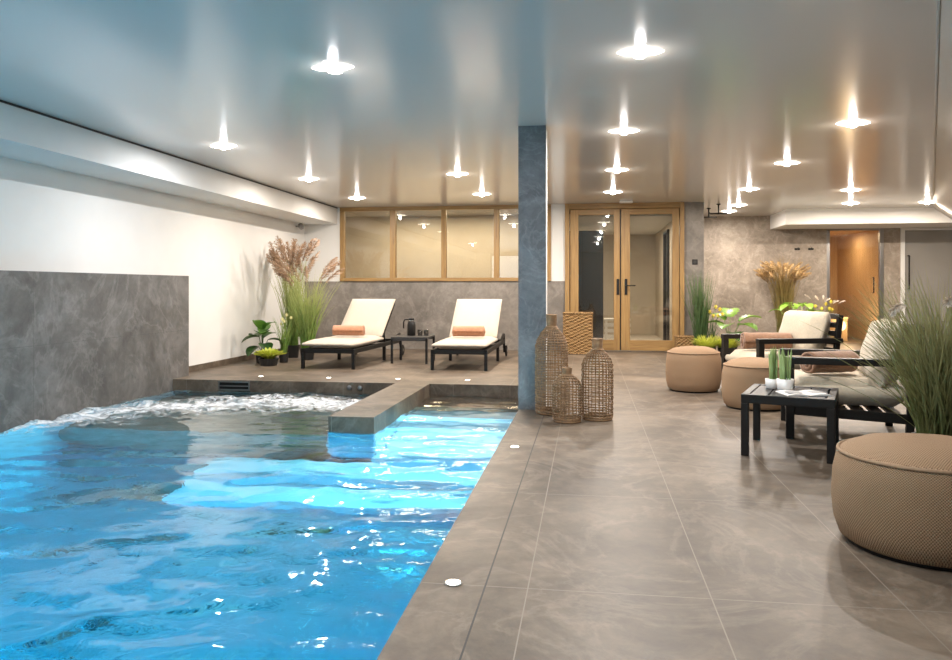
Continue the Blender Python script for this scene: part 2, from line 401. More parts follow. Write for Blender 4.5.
# right soffit and raking bulkhead
bm = BM(); box(bm, 3.50, 8.4, 14.32, 15.5, 2.185, CZ)
struct(link('trim_3', bm, M['white']), 'white soffit box above the sauna')
bm = BM()
def xl(y): return .0368 + .4133*y
y0, y1 = 2.6, 14.31
dz = .50; dx = dz*.37/.27
A = [(xl(y0), y0), (xl(y1), y1)]
vs = []
for (x, y) in A:
    vs.append([bm.verts.new((x, y, CZ)), bm.verts.new((x+dx, y, CZ-dz)), bm.verts.new((x+dx+.1, y, CZ-dz)), bm.verts.new((x+dx+.1, y, CZ))])
a, b = vs
bm.faces.new(a); bm.faces.new(b[::-1])
for i in range(4): bm.faces.new((a[i], b[i], b[(i+1) % 4], a[(i+1) % 4]))
bmesh.ops.recalc_face_normals(bm, faces=bm.faces)
struct(link('trim_4', bm, pmat('bulkhead_paint', (.46,.43,.39), rough=.5, var=.02, scale=2)), 'raking bulkhead at the right edge of the ceiling')
bm = BM(); bar(bm, (xl(y0)-.005, y0, CZ-.004), (xl(12.3)-.005, 12.3, CZ-.004), .014, .008)
struct(link('trim_5', bm, M['white']), 'thin pale joint strip beside the raking bulkhead')
# column
bm = BM(); box(bm, -.593, -.354, 6.6, 6.64, -.2, CZ); 
box(bm, -.593, -.36, 6.64, 6.9, -.2, CZ)
for f in bm.faces:
    c = f.calc_center_median()
    if f.normal.x > .5 or (abs(c.x+.36) < .004): f.material_index = 1
bm.normal_update()
for f in bm.faces:
    if f.calc_center_median().x > -.37: f.material_index = 1
struct(link('column', bm, [M['column'], M['white']]), 'blue grey stone clad column at the pool corner')

# window band
def frame_box(bm, x0, x1, z0, z1, y0=12.83, y1=12.93): box(bm, x0, x1, y0, y1, z0, z1)
bm = BM(); frame_box(bm, -4.27, -.607, 1.165, 1.225); frame_box(bm, -4.27, -.607, 2.385, CZ)
w = struct(link('window_1', bm, M['woodH'], bevel=.004), 'long oak framed interior window band above the loungers')
edges = [(-4.27, -4.195), (-3.375, -3.275), (-2.475, -2.39), (-1.57, -1.48), (-.68, -.607)]
for a_, b_ in edges:
    bm = BM(); frame_box(bm, a_, b_, 1.225, 2.385, 12.835, 12.925); link('mullion', bm, M['woodV'], w, bevel=.004)
for (a_, b_), (c_, d_) in zip(edges, edges[1:]):
    bm = BM(); box(bm, b_, c_, 12.885, 12.893, 1.225, 2.385); link('pane', bm, M['glass'], w)
# room behind windows + corridor behind door
bm = BM(); box(bm, -5.0, -.5, 14.6, 14.7, 0, CZ); box(bm, -5.0, -4.9, 13.0, 14.6, 0, CZ); box(bm, -.56, -.5, 13.0, 17.6, 0, CZ)
struct(link('wall_treatment_room', bm, M['beige']), 'plain beige wall seen through the window band')
bm = BM(); box(bm, -.5, 1.76, 17.5, 17.6, 0, CZ); box(bm, 1.50, 1.76, 13.0, 14.6, 0, CZ); box(bm, 1.50, 1.76, 15.3, 17.5, 0, CZ); box(bm, 1.50, 1.76, 14.6, 15.3, 2.1, CZ)
struct(link('wall_corridor', bm, M['beige']), 'beige corridor wall behind the glass doors')
bm = BM(); box(bm, -.5, 1.5, 13.0, 17.5, .001, .004); struct(link('floor_corridor', bm, M['lightfloor']), 'pale corridor floor')
bm = BM(); box(bm, -.5, 1.5, 13.0, 17.5, 2.25, 2.3); struct(link('ceiling_corridor', bm, M['white']), 'white corridor ceiling')
# double door
bm = BM()
box(bm, -.374, -.30, 12.80, 12.95, 0, CZ); box(bm, 1.49, 1.557, 12.80, 12.95, 0, CZ)
d = struct(link('door_1', bm, M['woodV'], bevel=.005), 'oak framed glass double door')
bm = BM(); box(bm, -.30, 1.49, 12.80, 12.95, 2.36, CZ); link('door_frame_head', bm, M['woodH'], d, bevel=.004)
def door_leaf(x0, x1, wl, wr):
    bm = BM(); y0, y1 = 12.83, 12.90
    box(bm, x0, x0+wl, y0, y1, .02, 2.355); box(bm, x1-wr, x1, y0, y1, .02, 2.355)
    lf = link('door_leaf', bm, M['woodV'], d, bevel=.005)
    bm = BM(); box(bm, x0+wl, x1-wr, y0, y1, .02, .19); box(bm, x0+wl, x1-wr, y0, y1, 2.26, 2.355)
    link('rail', bm, M['woodH'], lf, bevel=.004)
    bm = BM(); box(bm, x0+wl, x1-wr, 12.862, 12.87, .19, 2.26); link('pane', bm, M['glass'], lf)
    return lf
l1 = door_leaf(-.29, .525, .14, .095); l2 = door_leaf(.545, 1.48, .145, .11)
for (lf, xc, sgn) in ((l1, .495, 0), (l2, .625, 1)):
    bm = BM(); box(bm, xc-.022, xc+.022, 12.808, 12.83, .94, 1.20)
    h = link('handle_plate', bm, M['black'], lf, bevel=.004)
    if sgn:
        bm = BM(); tube(bm, [(xc, 12.81, 1.09), (xc, 12.76, 1.09), (xc+.02, 12.75, 1.09), (xc+.15, 12.75, 1.09)], .010, 8)
        link('door_handle', bm, M['black'], lf, smooth=True)
bm = BM(); box(bm, .527, .543, 12.85, 12.89, .02, 2.355); link('meeting_seal', bm, M['black'], d)
# corridor furniture
t = thing('wardrobe', 'tall dark wardrobe seen behind the left glass door leaf', 'wardrobe', (-.09, 14.5, .004))
bm = BM(); box(bm, -.38, .38, 0, .5, 0, 2.12); link('carcass', bm, M['darkpanel'], t, bevel=.005)
bm = BM(); box(bm, -.375, -.004, -.018, -.001, .06, 2.11); dd = link('door', bm, M['darkpanel'], t, bevel=.003)
bm = BM(); box(bm, .004, .375, -.018, -.001, .06, 2.11); link('door', bm, M['darkpanel'], t, bevel=.003)
t = thing('slatted_bench', 'white slatted bench seen through the left glass door', 'bench', (.58, 15.2, .004))
for k in range(4):
    bm = BM(); box(bm, -.26, .24, -.2+.1*k, -.12+.1*k, .42, .45); link('slat', bm, M['whitepot'], t, bevel=.004)
for k in range(3):
    bm = BM(); box(bm, -.26, .24, -.20, -.18, .08+.11*k, .14+.11*k); link('front_slat', bm, M['whitepot'], t, bevel=.004)
for sx in (-.22, .2):
    for sy in (-.17, .16):
        bm = BM(); box(bm, sx-.02, sx+.02, sy-.02, sy+.02, 0, .42); link('leg', bm, M['whitepot'], t)
bm = BM(); box(bm, 1.46, 1.52, 14.54, 14.62, .004, 2.14); box(bm, 1.46, 1.52, 15.28, 15.36, .004, 2.14); box(bm, 1.46, 1.52, 14.54, 15.36, 2.08, 2.14)
d3 = struct(link('door_4', bm, M['darkpanel']), 'dark framed doorway in the corridor')
bm = BM(); box(bm, 1.53, 1.57, 14.62, 15.28, .004, 2.08); link('door_leaf', bm, M['darkpanel'], d3)
# sauna
bm = BM()
box(bm, 4.30, 4.54, 15.62, 18.2, 0, CZ-.2); box(bm, 5.56, 5.80, 15.62, 18.2, 0, CZ-.2); box(bm, 4.3, 5.8, 18.2, 18.3, 0, CZ-.2); box(bm, 4.3, 5.8, 15.62, 18.3, 2.2, 2.3)
struct(link('wall_sauna', bm, M['saunawood']), 'warm wooden sauna cabin lining')
bm = BM(); box(bm, 4.54, 4.60, 15.50, 15.56, .0, 2.17); box(bm, 5.49, 5.56, 15.48, 15.56, 0, 2.19); box(bm, 4.54, 5.49, 15.5, 15.56, 2.15, 2.19)
d = struct(link('door_2', bm, M['steel'], bevel=.003), 'glass sauna door with steel frame')
bm = BM(); box(bm, 4.60, 5.49, 15.525, 15.533, .01, 2.15); link('pane', bm, M['glass'], d)
bm = BM(); tube(bm, [(5.375, 15.51, .96), (5.375, 15.46, .96), (5.375, 15.46, 1.25), (5.375, 15.51, 1.25)], .012, 8); link('door_handle', bm, M['black'], d, smooth=True)
t = thing('sauna_bench', 'wooden slatted bench inside the sauna', 'bench', (4.86, 17.0, 0))
for k in range(5):
    bm = BM(); box(bm, -.30+.115*k, -.20+.115*k, -.9, 1.0, .44, .47); link('slat', bm, M['saunawood'], t, bevel=.004)
for yy in (-.85, .9):
    bm = BM(); box(bm, -.30, .26, yy, yy+.05, 0, .44); link('support', bm, M['saunawood'], t)
t = thing('sauna_lamp', 'small glowing lamp low in the sauna corner', 'lamp', (4.93, 15.95, 0))
bm = BM(); lathe(bm, [(.07,0),(.07,.015),(.015,.03),(.015,.20)], 16); link('base', bm, M['black'], t, smooth=True)
bm = BM(); lathe(bm, [(.02,.2),(.08,.24),(.10,.31),(.08,.38),(.0,.41)], 20); link('lamp_shade', bm, M['saunalamp'], t, smooth=True)
# steam shower door (grey glass)
bm = BM(); box(bm, 5.86, 5.93, 15.46, 15.56, 0, 2.185); box(bm, 5.93, 8.4, 15.48, 15.56, 2.14, 2.185)
d = struct(link('door_3', bm, M['white'], bevel=.003), 'grey glass steam room door with pale frame')
bm = BM(); box(bm, 5.93, 7.2, 15.51, 15.525, .01, 2.14); link('pane', bm, M['frost'], d)
bm = BM(); box(bm, 7.21, 8.4, 15.51, 15.525, .01, 2.14); link('pane', bm, M['frost'], d)
bm = BM(); tube(bm, [(6.0, 15.51, 1.03), (6.0, 15.45, 1.03), (6.0, 15.45, 1.66), (6.0, 15.51, 1.66)], .012, 8); link('door_handle', bm, M['black'], d, smooth=True)

# ------------------------------------------------------------------ water
nx, ny = 150, 380
segs = [((-4.8,6.05),(-4.1,6.95)), ((-4.1,6.95),(-3.3,7.45)), ((-3.3,7.45),(-2.2,7.35))]
def seg_d(x, y):
    best = 9
    for (ax, ay), (bx, by) in segs:
        dx_, dy_ = bx-ax, by-ay; k = max(0, min(1, ((x-ax)*dx_+(y-ay)*dy_)/(dx_*dx_+dy_*dy_)))
        best = min(best, math.hypot(x-ax-k*dx_, y-ay-k*dy_))
    return best
def wave(x, y):
    a_ = .015*noise.noise(Vector((x*.9+3, y*1.7, 0))) + .013*noise.noise(Vector((x*2.0, y*3.4, 4))) + .0075*noise.noise(Vector((x*4.6, y*6.8, 9))) + .0008*noise.noise(Vector((x*12, y*15, 5)))
    fd = seg_d(x, y); ch = exp(-(fd/.62)**2) if (x < -2.05 or y < 6.0) else 0
    rest = exp(-(max(0, fd-.2)/.9)**2)
    a_ += rest*.012*noise.noise(Vector((x*6, y*7, 2)))
    a_ += ch*(.012 + .07*max(0, noise.noise(Vector((x*2.6, y*3.5, 7)))+.1) + .022*noise.noise(Vector((x*8, y*9, 1))) + .010*noise.noise(Vector((x*19, y*19, 1))))
    # upwelling over the floor jet
    u = ((x+1.72)*.80 + (y-2.50)*.60); v = (-(x+1.72)*.60 + (y-2.50)*.80)
    g_ = exp(-(u/.26)**2 - (v/.13)**2)
    a_ += .030*g_ - .010*exp(-(u/.45)**2-(v/.2)**2) + .022*exp(-(u/.34)**2-(v/.2)**2)*noise.noise(Vector((x*7, y*8, 3)))
    return a_, ch
bm = BM(); fl = bm.verts.layers.float.new('foam')
x0, x1, y0, y1 = PL+.001, PR-.001, PN+.001, PF-.001
sx0, sx1, sy0 = -2.102, -1.698, 6.003
xs = [x0 + (x1-x0)*i/nx for i in range(nx+1)]; ysr = [y0 + (y1-y0)*j/ny for j in range(ny+1)]
def snap(a, v):
    k = min(range(len(a)), key=lambda q: abs(a[q]-v)); a[k] = v; return k
i0_, i1_, j0_ = snap(xs, sx0), snap(xs, sx1), snap(ysr, sy0)
top = [[None]*(nx+1) for _ in range(ny+1)]
for j, y in enumerate(ysr):
    for i, x in enumerate(xs):
        if i0_ < i < i1_ and j > j0_: continue
        h, ch = wave(x, y)
        v = bm.verts.new((x, y, WZ+h)); v[fl] = ch; top[j][i] = v
for j in range(ny):
    for i in range(nx):
        if i0_ <= i < i1_ and j >= j0_: continue
        bm.faces.new((top[j][i], top[j][i+1], top[j+1][i+1], top[j+1][i]))
zb = -1.349
chain = [(0,0), (nx,0), (nx,ny), (i1_,ny), (i1_,j0_), (i0_,j0_), (i0_,ny), (0,ny)]
low = [bm.verts.new((xs[i], ysr[j], zb)) for i, j in chain]
bm.faces.new(low[::-1])
for q in range(8):
    (ia, ja), (ib, jb) = chain[q], chain[(q+1) % 8]
    if ja == jb: edge = [top[ja][i] for i in range(ia, ib + (1 if ib > ia else -1), 1 if ib > ia else -1)]
    else: edge = [top[j][ia] for j in range(ja, jb + (1 if jb > ja else -1), 1 if jb > ja else -1)]
    bm.faces.new([low[q], low[(q+1) % 8]] + edge[::-1])
bmesh.ops.recalc_face_normals(bm, faces=bm.faces)
wo = link('pool_water', bm, M['water'], smooth=True)
tag(wo, 'bright blue rippling pool water with white foam in the spa corner', 'water', kind='stuff')
for p in wo.data.polygons[-9:]: p.use_smooth = False

# pool lamps (underwater)
def area(name, loc, rot, size, power, col, parent=None, shape='DISK', spread=None, sizey=None):
    l = bpy.data.lights.new(name, 'AREA'); l.shape = shape; l.size = size; l.energy = power; l.color = col
    if sizey: l.size_y = sizey
    if spread: l.spread = spread
    o = bpy.data.objects.new(name, l); COL.objects.link(o); o.location = loc; o.rotation_euler = rot
    if parent: o.parent = parent
    return o
BL = (.72, .90, 1.)
poolmesh = None
pl = [((PR-T, 5.95, -.42), 1, 95, 'round underwater pool lamp low beside the steps'), ((PR-T, 2.2, -.62), 1, 74, 'round underwater pool lamp in the right pool wall'),
      ((PR-T, .4, -.60), 1, 80, 'round underwater pool lamp nearest the photographer'), ((PL+T, 1.6, -.6), -1, 50, 'round underwater pool lamp in the left pool wall'),
      ((PL+T, 4.4, -.6), -1, 20, 'round underwater pool lamp in the left pool wall beside the spa corner')]
for (p, sg, e, lb) in pl:
    t = thing('pool_lamp', lb, 'lamp', p, 0, 'underwater pool lamps')
    bm = BM(); lathe(bm, [(.09, 0), (.09, .012), (.07, .02)], 24); bmesh.ops.rotate(bm, verts=bm.verts, matrix=Matrix.Rotation(-sg*pi/2, 3, 'Y'))
    link('bezel', bm, M['steel'], t, smooth=False)
    area('lamp_light', (-sg*.03, 0, 0), (0, sg*pi/2, 0), .13, e, (.85,.95,1.) if e == 95 else BL, t)

# ------------------------------------------------------------------ ceiling lights
WARM = (1., .80, .58); NEUT = (1., .90, .77)
def ceiling_light(first=None):
    t = bpy.data.objects.new('ceiling_light', None); COL.objects.link(t)
    bm = BM(); lathe(bm, [(.030, -.0165), (.034, -.020), (.031, -.024)], 24, cap=False); link('bezel', bm, M['chrome'], t, smooth=True)
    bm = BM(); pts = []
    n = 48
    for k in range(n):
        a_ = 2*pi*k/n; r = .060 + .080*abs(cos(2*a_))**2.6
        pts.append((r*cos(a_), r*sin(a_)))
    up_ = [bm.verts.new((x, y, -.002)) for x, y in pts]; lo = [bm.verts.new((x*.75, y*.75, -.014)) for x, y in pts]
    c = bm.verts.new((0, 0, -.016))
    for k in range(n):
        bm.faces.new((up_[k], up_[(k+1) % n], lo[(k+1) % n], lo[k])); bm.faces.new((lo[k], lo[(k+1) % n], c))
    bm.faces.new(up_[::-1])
    link('star_glow_plate', bm, M['crystal'], t)  # emissive plate shaped as the star of light thrown on the ceiling
    bm = BM(); lathe(bm, [(.030, -.014), (.034, -.024), (.024, -.034), (.0, -.036)], 20); link('bulb', bm, M['lamp'], t, smooth=True)
    return t
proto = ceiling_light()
LT = [(-1.6,4.67,'above the middle of the pool'), (.31,4.63,'nearest large one right of the pool edge'), (-3.55,7.1,'over the spa corner'), (.32,6.94,'in front of the column'),
      (-3.54,9.4,'over the far deck beside the left soffit'), (-1.58,9.26,'between the two loungers and the pool'), (.345,9.22,'third from front in the row leading to the glass doors'),
      (-1.56,11.3,'above the right lounger'), (-3.55,11.5,'above the left lounger, closest to the window band'), (.366,11.33,'just before the glass doors'),
      (2.23,6.89,'above the near armchair'), (2.21,8.98,'above the far armchair'), (2.26,11.26,'before the stone alcove wall'), (2.52,13.41,'at the alcove mouth beside the hanging hooks'),
      (2.55,14.45,'deepest in the alcove, washing the stone wall'), (3.72,11.59,'in front of the right soffit'), (4.30,13.4,'close against the white soffit above the sauna'), (5.48,13.4,'at the right end of the soffit'),
      (2.2,4.5,'added just outside the view on the right'), (-1.6,2.2,'added out of view above the near pool'), (.3,2.2,'added out of view above the photographer'), (-3.55,2.2,'added out of view at the near left pool corner')]  # this row: unseen spotlights added to light the near part of the room
def pt(name, loc, e, col, r=.06):
    l = bpy.data.lights.new(name, 'POINT'); l.energy = e; l.color = col; l.shadow_soft_size = r
    o = bpy.data.objects.new(name, l); COL.objects.link(o); o.location = loc; return o
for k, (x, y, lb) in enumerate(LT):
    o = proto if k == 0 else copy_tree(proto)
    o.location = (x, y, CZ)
    tag(o, 'crystal ceiling spotlight with modelled star of light, ' + lb, 'ceiling light', 'crystal ceiling spotlights')
    ww = WARM if (x > 1 or y > 8.) else NEUT
    e = 25 if y > 8 else 21
    if y > 11: e = 21
    if x < -3: e = 17
    if x < 0 and y > 8: e = 31 if x > -3 else 20
    if y < 3 or (x, y) == (2.2, 4.5): e = 11
    if x > 3.6: e = 40
    if x < -1 and y < 8: ww = (.96, .96, 1.)
    area('spot_light', (0, 0, -.045), (0, 0, 0), .07, e, ww, o)
    pq = pt('spot_side_light', (0, 0, -.065), 1.3 if x < 3.6 else 4, ww, .03); pq.parent = o
# added window behind the camera, with a cool area light as fill
bm = BM(); box(bm, -3.8, -.6, -4.17, -4.13, .9, 2.35)
w2 = struct(link('window_added', bm, M['glass']), 'added window behind the camera')
area('rear_fill_light', (-2.2, -4.0, 1.6), (radians(90), 0, radians(0)), 3.0, 40, (.78, .88, 1.), None, 'RECTANGLE', None, 1.4)
# sauna, corridor, treatment room lamps
def pt(name, loc, e, col, r=.06):
    l = bpy.data.lights.new(name, 'POINT'); l.energy = e; l.color = col; l.shadow_soft_size = r
    o = bpy.data.objects.new(name, l); COL.objects.link(o); o.location = loc; return o
pt('sauna_glow', (5.05, 15.85, .45), 14, (1., .70, .40), .08)
area('sauna_ceiling_glow', (5.05, 16.8, 2.15), (0,0,0), .5, 14, (1., .76, .48))
area('corridor_ceiling_glow', (.6, 15.0, 2.22), (0,0,0), .7, 60, (1., .86, .68))
area('treatment_ceiling_glow', (-2.5, 13.75, 2.42), (0,0,0), 2.8, 75, (1., .84, .60), None, 'RECTANGLE', None, .4)

# ------------------------------------------------------------------ deck lights, grille, jets
for k, (x, y, lb) in enumerate([(-3.83,8.6,'leftmost of the far row, by the plants'), (-2.99,8.59,'in front of the left lounger'), (-2.16,8.58,'at the divider wall end'), (-1.35,8.6,'in front of the right lounger'),
                                (-.475,5.03,'in the coping beside the pool steps'), (-.473,2.68,'nearest, in the coping of the right pool edge')]):
    t = thing('deck_light', 'tiny round recessed floor light ' + lb, 'floor light', (x, y, 0), 0, 'recessed floor lights around the pool')
    bm = BM(); lathe(bm, [(.034, .0), (.034, .003), (.026, .004)], 24, cap=False); link('bezel', bm, M['chrome'], t)
    bm = BM(); lathe(bm, [(.026, .0035), (.012, .005), (0, .0055)], 20); link('lens', bm, M['decklamp'], t, smooth=True)
t = thing('skimmer_grille', 'dark metal skimmer grille in the far pool wall', 'grille', (-3.98, PF, -.055))
bm = BM(); box(bm, -.19, .19, -.014, -.001, .030, .045); box(bm, -.19, .19, -.014, -.001, -.060, -.045); box(bm, -.19, -.175, -.014, -.001, -.045, .03); box(bm, .175, .19, -.014, -.001, -.045, .03)
link('frame', bm, M['steel'], t)
bm = BM(); box(bm, -.175, .175, -.006, -.001, -.045, .03); link('opening', bm, M['black'], t)
bm = BM(); bar(bm, (-.175, -.01, -.01), (.175, -.01, -.01), .006, .012); link('bar', bm, M['steel'], t)
for k, x in enumerate((-2.62, -2.5)):
    bm = BM(); lathe(bm, [(.028, 0), (.03, .006), (.02, .014), (.012, .014)], 18); bmesh.ops.rotate(bm, verts=bm.verts, matrix=Matrix.Rotation(pi/2, 3, 'X'))
    o = link('spa_jet', bm, M['steel'], smooth=True, loc=(x, PF, -.06))
    tag(o, ('left' if k == 0 else 'right') + ' one of two small steel spa nozzles in the far pool wall', 'nozzle', 'spa nozzles')

# ------------------------------------------------------------------ sun loungers
def lounger(name='sun_lounger'):
    """length along +Y, front at y=0; width .69"""
    t = bpy.data.objects.new(name, None); COL.objects.link(t)
    W = .345
    bm = BM()
    for s in (-1, 1): box(bm, s*W-.02 if s < 0 else W-.02, s*W+.02 if s < 0 else W+.02, .0, 2.10, .205, .262)
    box(bm, -W, W, 0, .04, .205, .262); box(bm, -W, W, 2.06, 2.10, .205, .262); box(bm, -W, W, 1.12, 1.16, .21, .25)
    for k in range(7): box(bm, -W, W, .16+.14*k, .21+.14*k, .235, .258)
    link('frame', bm, M['black'], t, bevel=.004)
    for s in (-1, 1):
        for y in (.0, 1.30):
            bm = BM(); box(bm, s*W-.02, s*W+.02, y, y+.045, 0, .205); link('leg', bm, M['black'], t, bevel=.003)
        bm = BM(); bar(bm, (s*W, 1.62, .24), (s*W, 2.10, .335), .035, .035); bar(bm, (s*W, 2.09, .34), (s*W, 2.20, .06), .035, .03)
        bm2 = bm; link('rear_strut', bm2, M['black'], t, bevel=.003)
        bm = BM(); lathe(bm, [(.03, -.012), (.075, -.014), (.082, -.01), (.082, .01), (.075, .014), (.03, .012)], 24)
        bmesh.ops.rotate(bm, verts=bm.verts, matrix=Matrix.Rotation(pi/2, 3, 'Y')); bmesh.ops.translate(bm, verts=bm.verts, vec=(s*(W+.035), 2.14, .085))
        wh = link('wheel', bm, M['black'], t, smooth=False)
        bm = BM(); lathe(bm, [(.022, -.018), (.022, .018)], 16); bmesh.ops.rotate(bm, verts=bm.verts, matrix=Matrix.Rotation(pi/2, 3, 'Y')); bmesh.ops.translate(bm, verts=bm.verts, vec=(s*(W+.035), 2.14, .085))
        link('hub', bm, M['steel'], wh)
    # seat cushion
    bm = BM(); cushion(bm, .70, 1.30, .11, Matrix.Translation((0, .64, .317)), n=9, puff=.08, e=.09, wrk=.004)
    link('seat_cushion', bm, M['cushion'], t, smooth=True)
    ang = radians(38); Lb = .86
    mt = Matrix.Translation((0, 1.25, .30)) @ Matrix.Rotation(ang, 4, 'X')
    bm = BM(); cushion(bm, .69, Lb, .10, mt @ Matrix.Translation((0, Lb/2, .06)), n=9, puff=.08, e=.09, wrk=.004, seed=3)
    link('back_cushion', bm, M['cushion'], t, smooth=True)
    bm = BM(); box(bm, -.33, .33, 0, Lb-.03, -.02, .005, mt); link('backrest_frame', bm, M['black'], t, bevel=.003)
    for xq in (-.2, .2):
        bm = BM(); bar(bm, (xq, 1.80, .24), (xq, 1.70, .62), .02, .02); link('prop', bm, M['black'], t)
    return t
def rolled_towel(mat, R, Lh, turns=3, name='rolled_towel'):
    """spiral roll, axis along X, resting on z=0"""
    t = bpy.data.objects.new(name, None); COL.objects.link(t)
    bm = BM(); n = 26*turns; th = R/(turns+.6); secs = []
    ax = 15
    outer = []; 
    for k in range(n+1):
        a_ = 2*pi*turns*k/n; r = th*.35 + (R-th*.35)*k/n
        outer.append((r*cos(a_+pi), r*sin(a_+pi)+R*1.0))
    # ribbon of thickness
    prof = []
    for k, (y, z) in enumerate(outer):
        a_ = 2*pi*turns*k/n + pi
        prof.append(((y, z), (y-cos(a_)*th*.72, z-sin(a_)*th*.72)))
    cols = []
    for i in range(ax+1):
        x = -Lh/2 + Lh*i/ax
        col_ = []
        for k, (p, q) in enumerate(prof):
            w_ = .004*noise.noise(Vector((x*12, p[0]*20, p[1]*20)))
            ee = (k/n-.5)*.02 if i in (0, ax) else 0
            xx = x + (ee if i == 0 else -ee)
            col_.append((bm.verts.new((xx, p[0]*(1+w_*6), p[1]*(1-.06)+w_)), bm.verts.new((xx, q[0], q[1]*(1-.06)))))
        cols.append(col_)
    for i in range(ax):
        for k in range(n):
            a_, b_, c_, d_ = cols[i][k], cols[i+1][k], cols[i+1][k+1], cols[i][k+1]
            bm.faces.new((a_[0], b_[0], c_[0], d_[0])); bm.faces.new((a_[1], d_[1], c_[1], b_[1]))
    for i, rev in ((0, 1), (ax, 0)):
        for k in range(n):
            a_, d_ = cols[i][k], cols[i][k+1]; f = (a_[0], d_[0], d_[1], a_[1]); bm.faces.new(f if rev else f[::-1])
    for i in range(ax):
        a_, b_ = cols[i][n], cols[i+1][n]; bm.faces.new((a_[0], b_[0], b_[1], a_[1]))
    # stray flap edge stitched line
    link('roll', bm, mat, t, smooth=False)
    for p in t.children[0].data.polygons: p.use_smooth = True
    return t
a1 = lounger(); a1.location = (-3.33, 9.51, 0); a1.rotation_euler = (0, 0, radians(-2.5))
tag(a1, 'left sun lounger with cream cushion, beside the grasses', 'sun lounger', 'cream sun loungers')
a2 = copy_tree(a1); a2.location = (-1.62, 9.58, 0); a2.rotation_euler = (0, 0, 0)
tag(a2, 'right sun lounger with cream cushion, beside the column', 'sun lounger', 'cream sun loungers')
r1 = rolled_towel(M['towel'], .090, .44); r1.location = (-3.27, 10.22, .372); r1.rotation_euler = (0, 0, radians(4))
tag(r1, 'rolled terracotta towel on the left sun lounger', 'towel', 'rolled terracotta towels')
r2 = copy_tree(r1); r2.location = (-1.60, 10.28, .372); r2.rotation_euler = (0, 0, radians(6))
tag(r2, 'rolled terracotta towel on the right sun lounger', 'towel', 'rolled terracotta towels')

# lounge side table
t = thing('side_table', 'small black square side table between the two sun loungers', 'side table', (-2.45, 10.62, 0))
bm = BM(); box(bm, -.26, .26, -.27, .27, .345, .37); box(bm, -.26, .26, -.27, -.235, .315, .345); box(bm, -.26, .26, .235, .27, .315, .345); link('table_top', bm, M['blackwood'], t, bevel=.004)
for sx in (-1, 1):
    for sy in (-1, 1):
        bm = BM(); box(bm, sx*.245-.015, sx*.245+.015, sy*.255-.015, sy*.255+.015, 0, .345); link('leg', bm, M['black'], t, bevel=.002)
t = thing('carafe', 'black insulated carafe with handle on the side table between loungers', 'carafe', (-2.50, 10.72, .37))
bm = BM(); lathe(bm, [(.055,0),(.06,.01),(.06,.15),(.05,.19),(.038,.205),(.038,.225)], 24); link('body', bm, M['black'], t, smooth=True)
bm = BM(); lathe(bm, [(.042,.226),(.044,.24),(.03,.25),(0,.252)], 20); link('lid', bm, M['black'], t, smooth=True)
bm = BM(); tube(bm, [(-.04,0,.23),(-.10,0,.225),(-.115,0,.19),(-.115,0,.10)], .010, 8); link('handle', bm, M['black'], t, smooth=True)
bm = BM(); lathe(bm, [(.0395,.205),(.041,.21),(.0395,.215)], 24, cap=False); link('collar', bm, M['chrome'], t, smooth=True)
def glass_cup(x, y, lb):
    t = thing('drinking_glass', lb, 'glass', (x, y, .37), 0, 'drinking glasses on the lounge table')
    bm = BM(); lathe(bm, [(.0,.003),(.032,.003),(.038,.085),(.035,.085),(.029,.012),(.0,.012)], 20, cap=False); link('tumbler', bm, M['drink'], t, smooth=True)
    bm = BM(); lathe(bm, [(.0,.013),(.0285,.013),(.031,.04),(.0,.04)], 20, cap=False); link('contents', bm, M['black'], t, smooth=True)
glass_cup(-2.36, 10.66, 'left drinking glass beside the black carafe'); glass_cup(-2.275, 10.68, 'right drinking glass on the lounge table')

# ------------------------------------------------------------------ armchairs
def armchair():
    """local: arms run along +X (front at x=0, back at x=.8), width along Y 0...75"""
    t = bpy.data.objects.new('armchair', None); COL.objects.link(t)
    Wd, Dp, AH = .76, .80, .565
    for y in (0, Wd):
        bm = BM(); box(bm, -.025, .0, y-.032, y+.032, 0, AH-.001) ; box(bm, 0, .03, y-.032, y+.032, 0, AH-.001)
        bmesh.ops.remove_doubles(bm, verts=bm.verts, dist=.0001)
        link('front_leg', bm, M['black'], t, bevel=.004)
        bm = BM(); box(bm, -.03, Dp+.02, y-.036, y+.036, AH-.045, AH+.004); link('armrest', bm, M['black'], t, bevel=.006)
        bm = BM(); bar(bm, (Dp-.06, y, 0), (Dp-.04, y, .40), .04, .05, (1,0,0)); bar(bm, (Dp-.04, y, .39), (Dp+.01, y, .79), .04, .05, (1,0,0)); link('back_post', bm, M['black'], t, bevel=.004)
        bm = BM(); bar(bm, (0, y, .20), (Dp-.03, y, .17), .04, .065); link('side_rail', bm, M['black'], t, bevel=.004)
    bm = BM(); box(bm, -.02, .02, 0, Wd, .175, .235); link('front_rail', bm, M['black'], t, bevel=.004)
    for k in range(5):
        x = Dp-.035+.010*k*1.1; z = .42+.082*k
        bm = BM(); box(bm, x-.01, x+.012, .02, Wd-.02, z, z+.052); link('back_slat', bm, M['blackwood'], t, bevel=.003)
    for k in range(6):
        bm = BM(); box(bm, .08+.11*k, .15+.11*k, .02, Wd-.02, .205-.004*k, .225-.004*k); link('seat_slat', bm, M['blackwood'], t)
    bm = BM(); cushion(bm, .76, .69, .19, Matrix.Translation((.365, Wd/2, .327)), n=10, puff=.08, e=.08, wrk=.008)
    link('seat_cushion', bm, M['cushion2'], t, smooth=True)
    mt = Matrix.Translation((.645, Wd/2, .595)) @ Matrix.Rotation(radians(16), 4, 'Y') @ Matrix.Rotation(pi/2, 4, 'Y')
    bm = BM(); cushion(bm, .46, .70, .23, mt, n=10, puff=.45, e=.2, wrk=.012, seed=5)
    link('back_cushion', bm, M['cushion2'], t, smooth=True)
    return t
